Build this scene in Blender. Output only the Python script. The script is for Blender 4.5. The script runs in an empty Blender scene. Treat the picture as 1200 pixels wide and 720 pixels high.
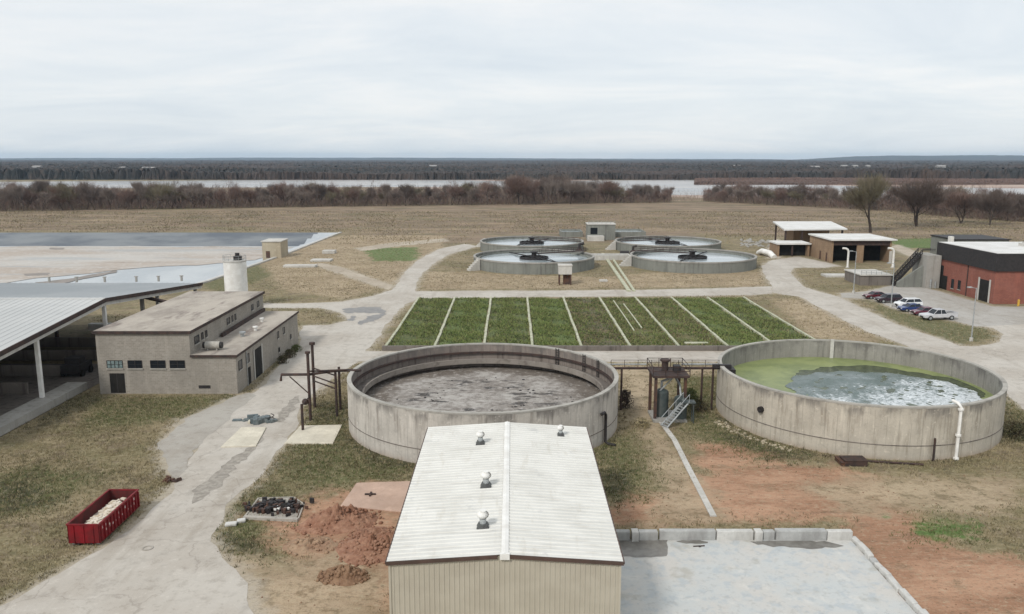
import bpy, math, random
import numpy as np
from mathutils import Vector, noise as mnoise, geometry as mgeo
random.seed(7); rng = np.random.default_rng(7)
R = math.radians; PI = math.pi
scene = bpy.context.scene
col = scene.collection

# ------------------------------------------------------------------ camera, sky, sun
CAM_H = 30.0; F = 960.0; HOR = 174.0            # focal length / horizon offset in pixels of a 1200 wide picture
PITCH = math.atan(HOR / F)
cd = bpy.data.cameras.new('camera'); cam = bpy.data.objects.new('camera', cd); col.objects.link(cam)
cam.location = (0, 0, CAM_H); cam.rotation_euler = (PI/2 - PITCH, 0, 0)
cd.sensor_width = 36; cd.lens = F/1200*36; cd.clip_start = .5; cd.clip_end = 60000
scene.camera = cam

SUN_EL, SUN_AZ = 42, 215                          # from the left and behind the camera
w = bpy.data.worlds.new('World'); scene.world = w; w.use_nodes = True
nt = w.node_tree; nt.nodes.clear()
def wn(t, **k):
    n = nt.nodes.new(t)
    for a, b in k.items(): setattr(n, a, b)
    return n
wo = wn('ShaderNodeOutputWorld'); bg = wn('ShaderNodeBackground'); bg.inputs[1].default_value = .1
sky = wn('ShaderNodeTexSky', sky_type='NISHITA', sun_disc=False)
sky.sun_elevation = R(SUN_EL); sky.sun_rotation = R(SUN_AZ)
tc = wn('ShaderNodeTexCoord'); sep = wn('ShaderNodeSeparateXYZ'); nt.links.new(tc.outputs['Generated'], sep.inputs[0])
ma = wn('ShaderNodeMath', operation='MAXIMUM'); ma.inputs[1].default_value = 0; nt.links.new(sep.outputs[2], ma.inputs[0])
ad = wn('ShaderNodeMath', operation='ADD'); ad.inputs[1].default_value = .16; nt.links.new(ma.outputs[0], ad.inputs[0])
dx = wn('ShaderNodeMath', operation='DIVIDE'); dy = wn('ShaderNodeMath', operation='DIVIDE')
nt.links.new(sep.outputs[0], dx.inputs[0]); nt.links.new(ad.outputs[0], dx.inputs[1])
nt.links.new(sep.outputs[1], dy.inputs[0]); nt.links.new(ad.outputs[0], dy.inputs[1])
cb = wn('ShaderNodeCombineXYZ'); nt.links.new(dx.outputs[0], cb.inputs[0]); nt.links.new(dy.outputs[0], cb.inputs[1])
mp = wn('ShaderNodeMapping'); mp.inputs['Scale'].default_value = (.6, .85, 1); mp.inputs['Location'].default_value = (3.1, 1.7, 0); mp.inputs['Rotation'].default_value = (0, 0, .12)
nt.links.new(cb.outputs[0], mp.inputs[0])
nz = wn('ShaderNodeTexNoise'); nz.inputs['Scale'].default_value = 1.15; nz.inputs['Detail'].default_value = 6; nz.inputs['Roughness'].default_value = .60
nz.inputs['Distortion'].default_value = .5
nt.links.new(mp.outputs[0], nz.inputs[0])
cr = wn('ShaderNodeValToRGB'); nt.links.new(nz.outputs[0], cr.inputs[0])
cr.color_ramp.elements[0].position = .34; cr.color_ramp.elements[0].color = (7.2, 7.75, 8.25, 1)
cr.color_ramp.elements[1].position = .68; cr.color_ramp.elements[1].color = (9.2, 9.2, 9.15, 1)
e_ = cr.color_ramp.elements.new(.50); e_.color = (8.0, 8.4, 8.7, 1)
mx = wn('ShaderNodeMix', data_type='RGBA'); mx.inputs[0].default_value = .90
nt.links.new(sky.outputs[0], mx.inputs[6]); nt.links.new(cr.outputs[0], mx.inputs[7])
nt.links.new(mx.outputs[2], bg.inputs[0]); nt.links.new(bg.outputs[0], wo.inputs[0])

sd = bpy.data.lights.new('sun', 'SUN'); sd.energy = 2.0; sd.angle = R(10); sd.color = (1, .96, .90)
so = bpy.data.objects.new('sun', sd); col.objects.link(so)
# the light comes from azimuth SUN_AZ (clockwise from +Y)
sv = Vector((math.sin(R(SUN_AZ))*math.cos(R(SUN_EL)), math.cos(R(SUN_AZ))*math.cos(R(SUN_EL)), math.sin(R(SUN_EL))))
so.rotation_euler = sv.to_track_quat('Z', 'Y').to_euler(); so.location = (-60, -60, 150)
scene.view_settings.view_transform = 'Standard'; scene.view_settings.look = 'None'
scene.view_settings.exposure = .10; scene.view_settings.gamma = 1
scene.cycles.volume_bounces = 0; scene.cycles.max_bounces = 5

# ------------------------------------------------------------------ helpers
_c = math.cos(PITCH); _s = math.sin(PITCH)
def P(px, py, h=0.0):
    """where the ray through a picture point meets height h"""
    u = px-600; v = 360-py
    fy = F*_c+v*_s; fz = -F*_s+v*_c
    k = (h-CAM_H)/fz
    return (u*k, fy*k)
def PP(l, h=0.0): return [P(a, b, h) for a, b in l]

def tag(o, label=None, cat=None, group=None, kind=None):
    if label: o['label'] = label
    if cat: o['category'] = cat
    if group: o['group'] = group
    if kind: o['kind'] = kind
    return o
def empty(name, loc=(0,0,0), rz=0):
    o = bpy.data.objects.new(name, None); o.empty_display_size = .5
    col.objects.link(o); o.location = loc; o.rotation_euler = (0,0,rz); return o
def copy_tree(o, parent=None):
    c = o.copy(); col.objects.link(c); c.parent = parent
    for ch in o.children: copy_tree(ch, c)
    return c

class MB:
    def __init__(s): s.v = []; s.f = []; s.sm = []
    def add(s, vs, fs, smooth=False):
        b = len(s.v); s.v += [tuple(map(float, x)) for x in vs]
        for f in fs: s.f.append(tuple(b+i for i in f)); s.sm.append(smooth)
        return s
    def box(s, x0, x1, y0, y1, z0, z1):
        v = [(x0,y0,z0),(x1,y0,z0),(x1,y1,z0),(x0,y1,z0),(x0,y0,z1),(x1,y0,z1),(x1,y1,z1),(x0,y1,z1)]
        return s.add(v, [(3,2,1,0),(4,5,6,7),(0,1,5,4),(1,2,6,5),(2,3,7,6),(3,0,4,7)])
    def obox(s, c, ux, uy, sx, sy, z0, z1):
        """box with ground axes: centre c, unit vector (ux,uy), full sizes"""
        vx, vy = -uy, ux; q = []
        for z in (z0, z1):
            for a, b in ((-1,-1),(1,-1),(1,1),(-1,1)):
                q.append((c[0]+ux*a*sx/2+vx*b*sy/2, c[1]+uy*a*sx/2+vy*b*sy/2, z))
        return s.add(q, [(3,2,1,0),(4,5,6,7),(0,1,5,4),(1,2,6,5),(2,3,7,6),(3,0,4,7)])
    def prism(s, poly, z0, z1):
        n = len(poly); a = sum(poly[i][0]*poly[(i+1)%n][1]-poly[(i+1)%n][0]*poly[i][1] for i in range(n))
        if a < 0: poly = poly[::-1]
        v = [(x,y,z0) for x,y in poly]+[(x,y,z1) for x,y in poly]
        return s.add(v, [tuple(range(n))[::-1], tuple(range(n,2*n))]+[(i,(i+1)%n,n+(i+1)%n,n+i) for i in range(n)])
    def tube(s, pts, r, n=8, cap=True):
        pts = [Vector(p) for p in pts]; rs = r if isinstance(r, (list, tuple)) else [r]*len(pts)
        rings = []
        up = Vector((0,0,1)); pd = None
        for i, p in enumerate(pts):
            d = (pts[min(i+1,len(pts)-1)]-pts[max(i-1,0)])
            if d.length < 1e-9: d = Vector((0,0,1))
            d.normalize()
            a = d.cross(Vector((0,0,1)) if abs(d.z) < .95 else Vector((1,0,0))).normalized()
            if pd is not None and a.dot(pd) < 0: a = -a
            pd = a
            b = d.cross(a)
            rings.append([p+(a*math.cos(2*PI*k/n)+b*math.sin(2*PI*k/n))*rs[i] for k in range(n)])
        v = [q for rg in rings for q in rg]; f = []
        for i in range(len(pts)-1):
            for k in range(n): f.append((i*n+k, i*n+(k+1)%n, (i+1)*n+(k+1)%n, (i+1)*n+k))
        s.add(v, f, True)
        if cap: s.add(rings[0], [tuple(range(n))[::-1]]); s.add(rings[-1], [tuple(range(n))])
        return s
    def cyl(s, x, y, z0, z1, r, n=16, r2=None): return s.tube([(x,y,z0),(x,y,z1)], [r, r if r2 is None else r2], n)
    def revolve(s, x, y, prof, n=96, closed=True, smooth=True):
        """prof: list of (r,z); each edge gets its own verts so that corners stay sharp"""
        m = len(prof)
        for j in range(m if closed else m-1):
            (r0,z0),(r1,z1) = prof[j], prof[(j+1)%m]
            v = []
            for k in range(n):
                a = 2*PI*k/n; c, t = math.cos(a), math.sin(a)
                v += [(x+r0*c,y+r0*t,z0),(x+r1*c,y+r1*t,z1)]
            s.add(v, [(2*k, 2*((k+1)%n), 2*((k+1)%n)+1, 2*k+1) for k in range(n)], smooth)
        return s
    def sphere(s, x, y, z, r, n=12, m=8, sz=1.0):
        v = []; f = []
        for i in range(m+1):
            t = PI*i/m
            for k in range(n): v.append((x+r*math.sin(t)*math.cos(2*PI*k/n), y+r*math.sin(t)*math.sin(2*PI*k/n), z+sz*r*math.cos(t)))
        for i in range(m):
            for k in range(n): f.append((i*n+k, (i+1)*n+k, (i+1)*n+(k+1)%n, i*n+(k+1)%n))
        return s.add(v, f, True)
    def build(s, name, mat, parent=None, org=(0,0,0), bevel=0):
        me = bpy.data.meshes.new(name)
        ox, oy, oz = org
        me.from_pydata([(a-ox,b-oy,c-oz) for a,b,c in s.v], [], s.f); me.update()
        me.polygons.foreach_set('use_smooth', s.sm)
        me.materials.append(mat)
        o = bpy.data.objects.new(name, me); col.objects.link(o)
        if parent is not None: o.parent = parent
        else: o.location = org
        if bevel:
            b = o.modifiers.new('bevel', 'BEVEL'); b.width = bevel; b.segments = 2; b.limit_method = 'ANGLE'
        return o
def npmesh(name, V, Fq, mat, parent=None, smooth=False):
    """V (n,3), Fq (m,k) numpy"""
    me = bpy.data.meshes.new(name); n, m, k = len(V), len(Fq), Fq.shape[1]
    me.vertices.add(n); me.vertices.foreach_set('co', np.ascontiguousarray(V, dtype=np.float32).ravel())
    me.loops.add(m*k); me.loops.foreach_set('vertex_index', np.ascontiguousarray(Fq, dtype=np.int32).ravel())
    me.polygons.add(m); me.polygons.foreach_set('loop_start', np.arange(0, m*k, k, dtype=np.int32))
    try: me.polygons.foreach_set('loop_total', np.full(m, k, dtype=np.int32))
    except Exception: pass
    me.polygons.foreach_set('use_smooth', np.full(m, smooth))
    me.update(calc_edges=True); me.validate(); me.materials.append(mat)
    o = bpy.data.objects.new(name, me); col.objects.link(o); o.parent = parent
    return o

# ------------------------------------------------------------------ materials
class NM:
    def __init__(s, name):
        s.m = bpy.data.materials.new(name); s.m.use_nodes = True; s.t = s.m.node_tree
        s.b = s.t.nodes['Principled BSDF']; s.tc = s.t.nodes.new('ShaderNodeTexCoord')
        s.b.inputs['Specular IOR Level'].default_value = .3
    def n(s, t, **k):
        x = s.t.nodes.new(t)
        for a, b in k.items(): setattr(x, a, b)
        return x
    def L(s, a, b): s.t.links.new(a, b)
    def _in(s, x, sock):
        if hasattr(x, 'is_output') or isinstance(x, bpy.types.NodeSocket): s.L(x, sock)
        else: sock.default_value = x
    def noise(s, scale, detail=4, rough=.55, vec=None, sc=(1,1,1), dist=0, loc=(0,0,0)):
        mpn = s.n('ShaderNodeMapping'); mpn.inputs['Scale'].default_value = sc; mpn.inputs['Location'].default_value = loc
        s.L(vec if vec is not None else s.tc.outputs['Object'], mpn.inputs[0])
        x = s.n('ShaderNodeTexNoise'); x.inputs['Scale'].default_value = scale; x.inputs['Detail'].default_value = detail
        x.inputs['Roughness'].default_value = rough; x.inputs['Distortion'].default_value = dist
        s.L(mpn.outputs[0], x.inputs[0]); return x.outputs[0]
    def ss(s, v, a, b, lo=0., hi=1.):
        x = s.n('ShaderNodeMapRange', interpolation_type='SMOOTHSTEP')
        s._in(v, x.inputs[0]); x.inputs[1].default_value = a; x.inputs[2].default_value = b
        x.inputs[3].default_value = lo; x.inputs[4].default_value = hi; return x.outputs[0]
    def math(s, op, a, b=0.):
        x = s.n('ShaderNodeMath', operation=op); s._in(a, x.inputs[0]); s._in(b, x.inputs[1]); return x.outputs[0]
    def mix(s, f, a, b):
        x = s.n('ShaderNodeMix', data_type='RGBA'); s._in(f, x.inputs[0])
        for q, i in ((a,6),(b,7)):
            if isinstance(q, (tuple, list)): x.inputs[i].default_value = (*q[:3], 1)
            else: s.L(q, x.inputs[i])
        return x.outputs[2]
    def attr(s, name):
        x = s.n('ShaderNodeAttribute'); x.attribute_name = name; return x.outputs['Fac']
    def bump(s, h, strength=.3, dist=.05):
        x = s.n('ShaderNodeBump'); x.inputs['Strength'].default_value = strength; x.inputs['Distance'].default_value = dist
        s.L(h, x.inputs['Height']); s.L(x.outputs[0], s.b.inputs['Normal'])
    def out(s, colr, rough=.85, metal=0):
        s._in(colr if not isinstance(colr, tuple) else (*colr, 1), s.b.inputs['Base Color'])
        s._in(rough, s.b.inputs['Roughness']); s.b.inputs['Metallic'].default_value = metal
        return s.m
def simple(name, c1, c2=None, scale=1.5, rough=.85, bump=0, metal=0, sc=(1,1,1), spec=None, lo=.35, hi=.65, fine=None):
    k = NM(name); c2 = c2 or tuple(x*.72 for x in c1)
    n1 = k.noise(scale, 6, .6, sc=sc)
    c = k.mix(k.ss(n1, lo, hi), c1, c2)
    if fine:
        n2 = k.noise(fine, 3, .6); c = k.mix(k.ss(n2, .3, .7, 0, .35), c, tuple(x*.55 for x in c1))
    if bump: k.bump(k.noise(scale*6, 4, .6), bump, .05)
    if spec is not None: k.b.inputs['Specular IOR Level'].default_value = spec
    return k.out(c, rough, metal)

def concrete(name, c, stain=(.16,.145,.125), amt=.8, sc=(1.2,1.2,.09), big=.25, rough=.9):
    k = NM(name)
    st = k.noise(1.1, 6, .62, sc=sc)                              # vertical weather streaks
    bg_ = k.noise(big, 5, .6)
    fi = k.noise(5, 4, .65)
    x = k.mix(k.ss(bg_, .3, .7), c, tuple(v*.80 for v in c))
    x = k.mix(k.math('MULTIPLY', k.ss(st, .47, .72), amt), x, stain)
    x = k.mix(k.ss(fi, .45, .75, 0, .4), x, tuple(v*.6 for v in c))
    x = k.mix(k.ss(k.noise(.8, 4, .6, loc=(9,3,2)), .58, .75, 0, .5), x, tuple(min(1, v*1.25) for v in c))
    k.bump(fi, .25, .03)
    return k.out(x, rough)

m_conc   = concrete('concrete_weathered', (.46,.425,.375), amt=.55)
m_conc_g = concrete('concrete_grey', (.37,.355,.325), amt=.55)
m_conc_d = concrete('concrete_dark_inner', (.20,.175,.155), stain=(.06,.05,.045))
m_conc_clar = concrete('concrete_clarifier', (.235,.24,.215), stain=(.10,.10,.09), amt=.7)
m_conc_l = concrete('concrete_light', (.56,.54,.50), stain=(.30,.27,.23), amt=.4)
m_white  = simple('white_paint', (.80,.79,.76), (.68,.66,.62), .8, .5)
m_whiteroof = simple('white_membrane', (.70,.69,.67), (.60,.59,.56), .35, .6)
m_black  = simple('black_metal', (.022,.020,.020), (.035,.03,.03), 2, .6)
m_rust   = simple('rusty_dark_steel', (.038,.029,.027), (.07,.042,.034), 1.6, .75)
m_brownst = simple('brown_painted_steel', (.11,.055,.035), (.06,.04,.035), 1.5, .7)
m_teal   = simple('teal_paint', (.05,.066,.066), (.085,.095,.09), 1.2, .6)
m_galv   = simple('galvanised_steel', (.42,.44,.44), (.30,.31,.31), 2.5, .5, metal=.3)
m_glass  = NM('window_glass').out((.015,.018,.022), .08)
m_void   = simple('dark_interior', (.012,.011,.010), (.02,.018,.016), 1, .9)
m_orange = simple('yellow_bollard_paint', (.62,.36,.05), (.5,.3,.06), 2, .6)

# ---- ground
def ground_material():
    k = NM('ground_soil_and_grass')
    g = k.tc.outputs['Object']
    nA = k.noise(.018, 5, .6, sc=(.5,1.3,1)); nB = k.noise(.12, 6, .62, sc=(.75,1.15,1)); nC = k.noise(1.1, 5, .68); nD = k.noise(5.5, 3, .7)
    nE = k.noise(.35, 5, .65, loc=(40,7,0)); nF = k.noise(.06, 5, .6, loc=(11,70,0))
    nS = k.noise(.09, 5, .6, sc=(.12,1,1))                       # long mowing streaks across the far field
    tan, olive, brown, straw = (.265,.212,.128), (.170,.148,.076), (.165,.125,.082), (.38,.32,.215)
    c = k.mix(k.ss(nB, .38, .62), tan, olive)
    c = k.mix(k.ss(nE, .48, .62, 0, .8), c, brown)
    nG = k.noise(.55, 6, .72, loc=(2,55,0)); c = k.mix(k.ss(nG, .54, .64, 0, .55), c, (.095,.088,.045)); c = k.mix(k.ss(nG, .44, .34, 0, .45), c, straw)
    c = k.mix(k.ss(nC, .56, .74, 0, .6), c, straw)
    # far field: brown stubble
    fd = k.ss(k.math('ADD', k.attr('sd_field'), k.math('MULTIPLY', k.math('SUBTRACT', nF, .5), 60.)), -12, 12)
    fc = k.mix(k.ss(nS, .38, .62), (.235,.165,.118), (.275,.205,.138))
    fc = k.mix(k.ss(nF, .42, .62, 0, .75), fc, (.165,.125,.085))
    fc = k.mix(k.ss(k.noise(.05, 5, .6, sc=(.35,1,1), loc=(5,90,0)), .56, .68, 0, .5), fc, (.15,.15,.075))
    fc = k.mix(k.ss(k.noise(.22, 6, .72, sc=(.4,1.2,1), loc=(5,9,0)), .52, .64, 0, .6), fc, (.135,.10,.068))
    fc = k.mix(k.ss(k.noise(.16, 6, .72, sc=(.4,1.2,1), loc=(25,9,0)), .54, .66, 0, .55), fc, (.36,.285,.19))
    nW = k.noise(.05, 8, .78, sc=(.45,1.4,1), loc=(55,19,0)); fc = k.mix(k.ss(nW, .51, .57, 0, .6), fc, (.125,.095,.06)); fc = k.mix(k.ss(nW, .45, .40, 0, .5), fc, (.37,.29,.19)); fc = k.mix(k.ss(k.noise(.03, 8, .75, sc=(.4,1.4,1), loc=(5,119,0)), .54, .60, 0, .5), fc, (.13,.13,.06))
    c = k.mix(fd, c, fc)
    # green grass
    def m(name, amp, wd, nn=nE, off=0.):
        return k.ss(k.math('ADD', k.attr(name), k.math('MULTIPLY', k.math('SUBTRACT', nn, .5), amp)), -wd+off, wd+off)
    gr = m('sd_green', 9., 1.4)
    gr = k.math('MULTIPLY', gr, k.ss(nC, .30, .62, .30, 1.))
    gc = k.mix(k.ss(nB, .4, .6), (.075,.088,.030), (.11,.115,.045))
    c = k.mix(gr, c, gc)
    dk = m('sd_dark', 8., 1.2)
    c = k.mix(k.math('MULTIPLY', dk, k.ss(nC, .32, .60, .25, .95)), c, (.050,.050,.026))
    # red dirt
    dr = m('sd_dirt', 9., 1.5)
    dc = k.mix(k.ss(k.noise(.16, 6, .66, sc=(.5,1.5,1)), .40, .60), (.42,.25,.16), (.30,.165,.10))
    dc = k.mix(k.ss(k.noise(.5, 6, .7, sc=(.35,1.4,1), loc=(8,0,0)), .54, .64, 0, .55), dc, (.20,.125,.08))
    dc = k.mix(k.ss(nC, .52, .74, 0, .6), dc, (.45,.31,.21))
    dc = k.mix(k.ss(nE, .54, .68, 0, .6), dc, (.24,.17,.105))
    c = k.mix(dr, c, dc)
    # worn tan clay
    ty = m('sd_tan', 8., 1.6)
    tcx = k.mix(k.ss(nB, .4, .6), (.42,.33,.225), (.33,.25,.165))
    tcx = k.mix(k.ss(nC, .5, .7, 0, .5), tcx, (.25,.19,.11)); tcx = k.mix(k.ss(nG, .50, .62, 0, .75), tcx, (.175,.135,.078))
    c = k.mix(k.math('MULTIPLY', ty, .85), c, tcx)
    vg = m('sd_vivid', 14., 1.0)
    c = k.mix(k.math('MULTIPLY', vg, k.ss(nC, .3, .55, .35, 1.)), c, (.085,.145,.035))
    # dust along the road edges
    du = k.ss(k.math('ADD', k.attr('sd_road'), k.math('MULTIPLY', k.math('SUBTRACT', nE, .5), 5.)), -1.9, .4)
    c = k.mix(k.math('MULTIPLY', du, .85), c, (.42,.37,.30))
    # river sand
    sa = k.ss(k.math('ADD', k.attr('sd_sand'), k.math('MULTIPLY', k.math('SUBTRACT', nF, .5), 120.)), -20, 20)
    c = k.mix(sa, c, k.mix(k.ss(nA, .4, .6), (.50,.40,.34), (.34,.24,.20)))
    cl = k.noise(1.7, 8, .8, sc=(.8,1.3,1), loc=(17,4,0)); c = k.mix(k.ss(cl, .54, .59, 0, .42), c, (.095,.082,.046)); c = k.mix(k.ss(cl, .46, .41, 0, .40), c, (.42,.36,.25))
    # grain
    c = k.mix(k.ss(nD, .50, .78, 0, .5), c, (.085,.065,.040))
    c = k.mix(k.ss(k.noise(2.6, 4, .7, loc=(3,3,3)), .58, .76, 0, .45), c, (.46,.39,.27))
    k.bump(k.math('ADD', nC, nD), .35, .12)
    return k.out(c, .95)

def road_material(name, a, b, crack=.5):
    k = NM(name)
    n1 = k.noise(.10, 6, .6); n2 = k.noise(.6, 6, .65); n3 = k.noise(6, 4, .7); n4 = k.noise(.25, 5, .6, sc=(1.6,.22,1), loc=(7,1,0))
    c = k.mix(k.ss(n1, .38, .62), a, b)
    c = k.mix(k.ss(n2, .5, .72, 0, .55), c, tuple(v*.72 for v in b))
    c = k.mix(k.ss(n4, .52, .68, 0, .35), c, (.27,.23,.18))      # tyre tracked dirt
    c = k.mix(k.ss(n3, .55, .8, 0, .4), c, tuple(v*.6 for v in a))
    c = k.mix(k.ss(k.noise(.5, 4, .6, loc=(20,5,0)), .60, .74, 0, .5), c, tuple(min(.75, v*1.22) for v in a))
    vo = k.n('ShaderNodeTexVoronoi', feature='DISTANCE_TO_EDGE'); vo.inputs['Scale'].default_value = .11
    wv = k.n('ShaderNodeMapping'); k.L(k.tc.outputs['Object'], wv.inputs[0]); vm = k.n('ShaderNodeVectorMath', operation='ADD'); nzv = k.n('ShaderNodeTexNoise'); nzv.inputs['Scale'].default_value = .35; nzv.inputs['Detail'].default_value = 5
    vs_ = k.n('ShaderNodeVectorMath', operation='SCALE'); vs_.inputs['Scale'].default_value = 4.0; k.L(nzv.outputs[1], vs_.inputs[0]); k.L(wv.outputs[0], nzv.inputs[0]); k.L(wv.outputs[0], vm.inputs[0]); k.L(vs_.outputs[0], vm.inputs[1]); k.L(vm.outputs[0], vo.inputs[0])
    c = k.mix(k.math('MULTIPLY', k.ss(vo.outputs[0], .011, .003, 0, .28), k.ss(n1, .40, .55)), c, (.17,.145,.12))
    n6 = k.noise(.9, 8, .8, loc=(31,5,0)); c = k.mix(k.ss(n6, .54, .60, 0, .35), c, (.25,.22,.18)); c = k.mix(k.ss(n6, .44, .38, 0, .35), c, tuple(min(.8, v*1.2) for v in a))
    k.bump(n3, .2, .03)
    return k.out(c, .93)
m_road = road_material('pale_concrete_road', (.49,.455,.405), (.42,.38,.33))
m_lot = road_material('grey_paved_lot', (.42,.40,.37), (.36,.335,.30))
m_path = road_material('pale_gravel_track', (.46,.40,.32), (.37,.31,.24))
m_greyg = road_material('grey_gravel', (.39,.365,.325), (.34,.31,.27))

# ------------------------------------------------------------------ outline utilities
def jitter(poly, step=1.0, amp=.35, freq=.25, seed=0):
    out = []; n = len(poly)
    for i in range(n):
        a = Vector(poly[i]); b = Vector(poly[(i+1)%n]); d = b-a; L_ = d.length; k = max(1, int(L_/step))
        nrm = Vector((-d.y, d.x)).normalized() if L_ > 1e-6 else Vector((0,0))
        for j in range(k):
            p = a+d*(j/k)
            q = mnoise.fractal(Vector((p.x*freq, p.y*freq, seed*3.7)), .8, 2.0, 4)
            out.append((p.x+nrm.x*q*amp*1.6, p.y+nrm.y*q*amp*1.6))
    return out
def smooth_poly(poly, it=2):
    for _ in range(it):
        q = []
        for i in range(len(poly)):
            a = poly[i]; b = poly[(i+1)%len(poly)]
            q += [(a[0]*.75+b[0]*.25, a[1]*.75+b[1]*.25), (a[0]*.25+b[0]*.75, a[1]*.25+b[1]*.75)]
        poly = q
    return poly
def sheet(name, poly, z, mat, parent=None, org=(0,0,0)):
    v = [Vector((x, y, z)) for x, y in poly]
    tri = mgeo.tessellate_polygon([v])
    o = MB()
    fs = []
    for t in tri:
        a, b, c = (v[i] for i in t)
        fs.append(t if (b-a).cross(c-a).z > 0 else t[::-1])
    o.add(v, fs)
    return o.build(name, mat, parent, org)
def sdf(poly, X, Y):
    """positive inside, metres"""
    d2 = np.full(X.shape, 1e12); ins = np.zeros(X.shape, bool); n = len(poly)
    for i in range(n):
        x0, y0 = poly[i]; x1, y1 = poly[(i+1)%n]; ex, ey = x1-x0, y1-y0
        wx, wy = X-x0, Y-y0
        t = np.clip((wx*ex+wy*ey)/(ex*ex+ey*ey+1e-12), 0, 1)
        d2 = np.minimum(d2, (wx-ex*t)**2+(wy-ey*t)**2)
        c = ((y0 > Y) != (y1 > Y)) & (X < (x1-x0)*(Y-y0)/(y1-y0+1e-12)+x0)
        ins ^= c
    return np.where(ins, 1, -1)*np.sqrt(d2)
def usdf(polys, X, Y, lim=1e3):
    r = np.full(X.shape, -lim)
    for p in polys: r = np.maximum(r, sdf(p, X, Y))
    return r

# ------------------------------------------------------------------ outlines on the ground (all turned into metres)
ROAD_MAIN = PP([(-60,745),(20,700),(120,643),(165,608),(205,568),(216,545),(240,512),(268,486),(296,462),(322,434),(352,410),(352,394),(356,382),(385,381),
    (408,376),(398,366),(372,361),(340,361),(300,361),(300,356),(345,356),(400,354),(438,347),(460,340),(474,320),(490,305),(515,292),(545,286),(560,289),
    (527,298),(507,310),(494,322),(487,334),(487,342),(560,341),(640,341),(760,340),(850,338),(905,336),(905,344),(880,346),(760,347.5),(640,348),(560,349),(492,350),
    (475,357),(460,372),(445,392),(430,410),(432,416),(412,428),(392,442),(372,458),(352,480),(348,500),(330,525),(300,560),(268,592),(246,628),(258,655),(285,685),(300,720),(300,760),(-60,760)])
ROAD_RIGHT = PP([(893,312),(905,305),(922,303),(936,301),(972,309),(984,312),(966,314),(930,314),(926,320),(942,337),(987,349.5),(1012,362),(1050,380),(1100,397),(1125,406),(1150,406.5),
    (1173,400),(1176,392),(1164,385),(1145,382),(1200,378),(1300,382),(1420,400),(1420,520),(1290,500),(1200,480),(1180,462),(1120,430),(1055,403),(1012,387),(975,368),(937,348),(905,343),(905,336),(897,324)])
LOT = PP([(985,344),(1015,342),(1045,335),(1075,336),(1098,341),(1130,350.5),(1163,359.5),(1290,361),(1290,384),(1200,380),(1145,383),(1120,377),(1075,369),(1046,361),(1022,351),(986,349)])
ROAD_BEDS = [(-24,119.5),(47,119.5),(50,126.2),(-24,126.2)]
GREYG = PP([(188,520),(215,492),(262,470),(290,461),(298,464),(268,487),(240,513),(216,545),(206,562),(192,548)])
TRACK1 = PP([(376,309),(400,314),(428,324),(462,336),(455,340),(420,328),(392,318),(370,311)])
TRACK2 = PP([(418,291),(460,285),(520,280),(524,283),(470,288),(425,294)])
PATH_R = PP([(1052,287),(1076,297),(1085,303),(1072,303),(1056,296),(1044,290)])
CLEAR_PATH = PP([(900,292),(905,284),(912,280),(912,292),(915,303),(900,303)])
roads = [ROAD_MAIN, ROAD_RIGHT, LOT, ROAD_BEDS, GREYG, TRACK1, TRACK2, PATH_R, CLEAR_PATH]

BASIN = [(-71,336),(-260,336),(-300,336),(-300,160),(-95,160),(-79.5,183),(-76,200),(-72.5,262)]
DIRT = [PP([(290,606),(345,592),(385,578),(420,568),(470,566),(500,600),(480,720),(300,720),(320,690),(360,668),(330,645)]),
        PP([(705,600),(730,585),(775,575),(830,552),(900,540),(985,548),(1030,560),(1060,590),(1120,640),(1200,655),(1300,700),(1300,760),(1040,760),(985,610),(705,616)]),
        PP([(800,545),(820,520),(850,520),(900,535),(860,560)])]
TAN = [PP([(235,650),(300,652),(345,655),(400,640),(455,660),(455,740),(150,740)]),
       PP([(735,440),(770,440),(765,480),(790,520),(830,580),(850,615),(760,615),(770,560),(750,500),(722,470)]),
       PP([(930,570),(1000,560),(1200,560),(1200,600),(1080,600),(1000,605)]),
       PP([(500,318),(560,320),(700,325),(760,320),(900,318),(895,336),(700,338),(490,340)]),
       PP([(300,300),(400,276),(520,276),(520,300),(470,332),(400,350),(330,340)]),
       PP([(720,428),(845,428),(842,440),(722,442)]),
       PP([(905,352),(950,350),(1040,395),(1020,402),(950,395)])]
GREEN = [PP([(340,505),(405,495),(420,530),(492,540),(485,562),(400,570),(320,565)]), PP([(362,480),(406,470),(408,500),(360,500)]),
         PP([(694,520),(735,510),(760,560),(745,588),(706,590)]), PP([(800,440),(842,440),(838,480),(850,500),(940,530),(900,540),(830,520),(795,490)]),
         PP([(100,470),(290,464),(260,478),(150,500),(110,500)]), PP([(402,292),(440,287),(498,287),(500,300),(480,312),(420,310)]),
         PP([(250,640),(262,590),(330,560),(335,600),(300,650)]), PP([(1178,470),(1210,480),(1210,520),(1180,515)]),
         PP([(-50,560),(60,545),(110,560),(50,600),(-50,610)]), PP([(1015,350),(1060,368),(1150,384),(1170,396),(1120,404),(1040,374)]),
         PP([(310,400),(345,385),(355,402),(325,430)]), PP([(300,312),(236,334),(260,345),(330,320)])]
DARK = [PP([(-20,565),(40,560),(60,590),(10,602)]), PP([(406,500),(430,520),(490,533),(490,545),(430,545),(400,520)]), PP([(706,545),(740,548),(735,575),(712,580)]),
        PP([(70,470),(120,455),(125,466),(80,490),(40,505)]), PP([(1180,480),(1200,490),(1205,520),(1178,520)]), PP([(840,490),(900,522),(960,540),(900,540),(850,515)]),
        PP([(318,428),(345,402),(362,402),(340,420)]), PP([(255,620),(300,632),(310,650),(270,655)]), PP([(365,472),(408,468),(408,500),(362,492)])]
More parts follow.
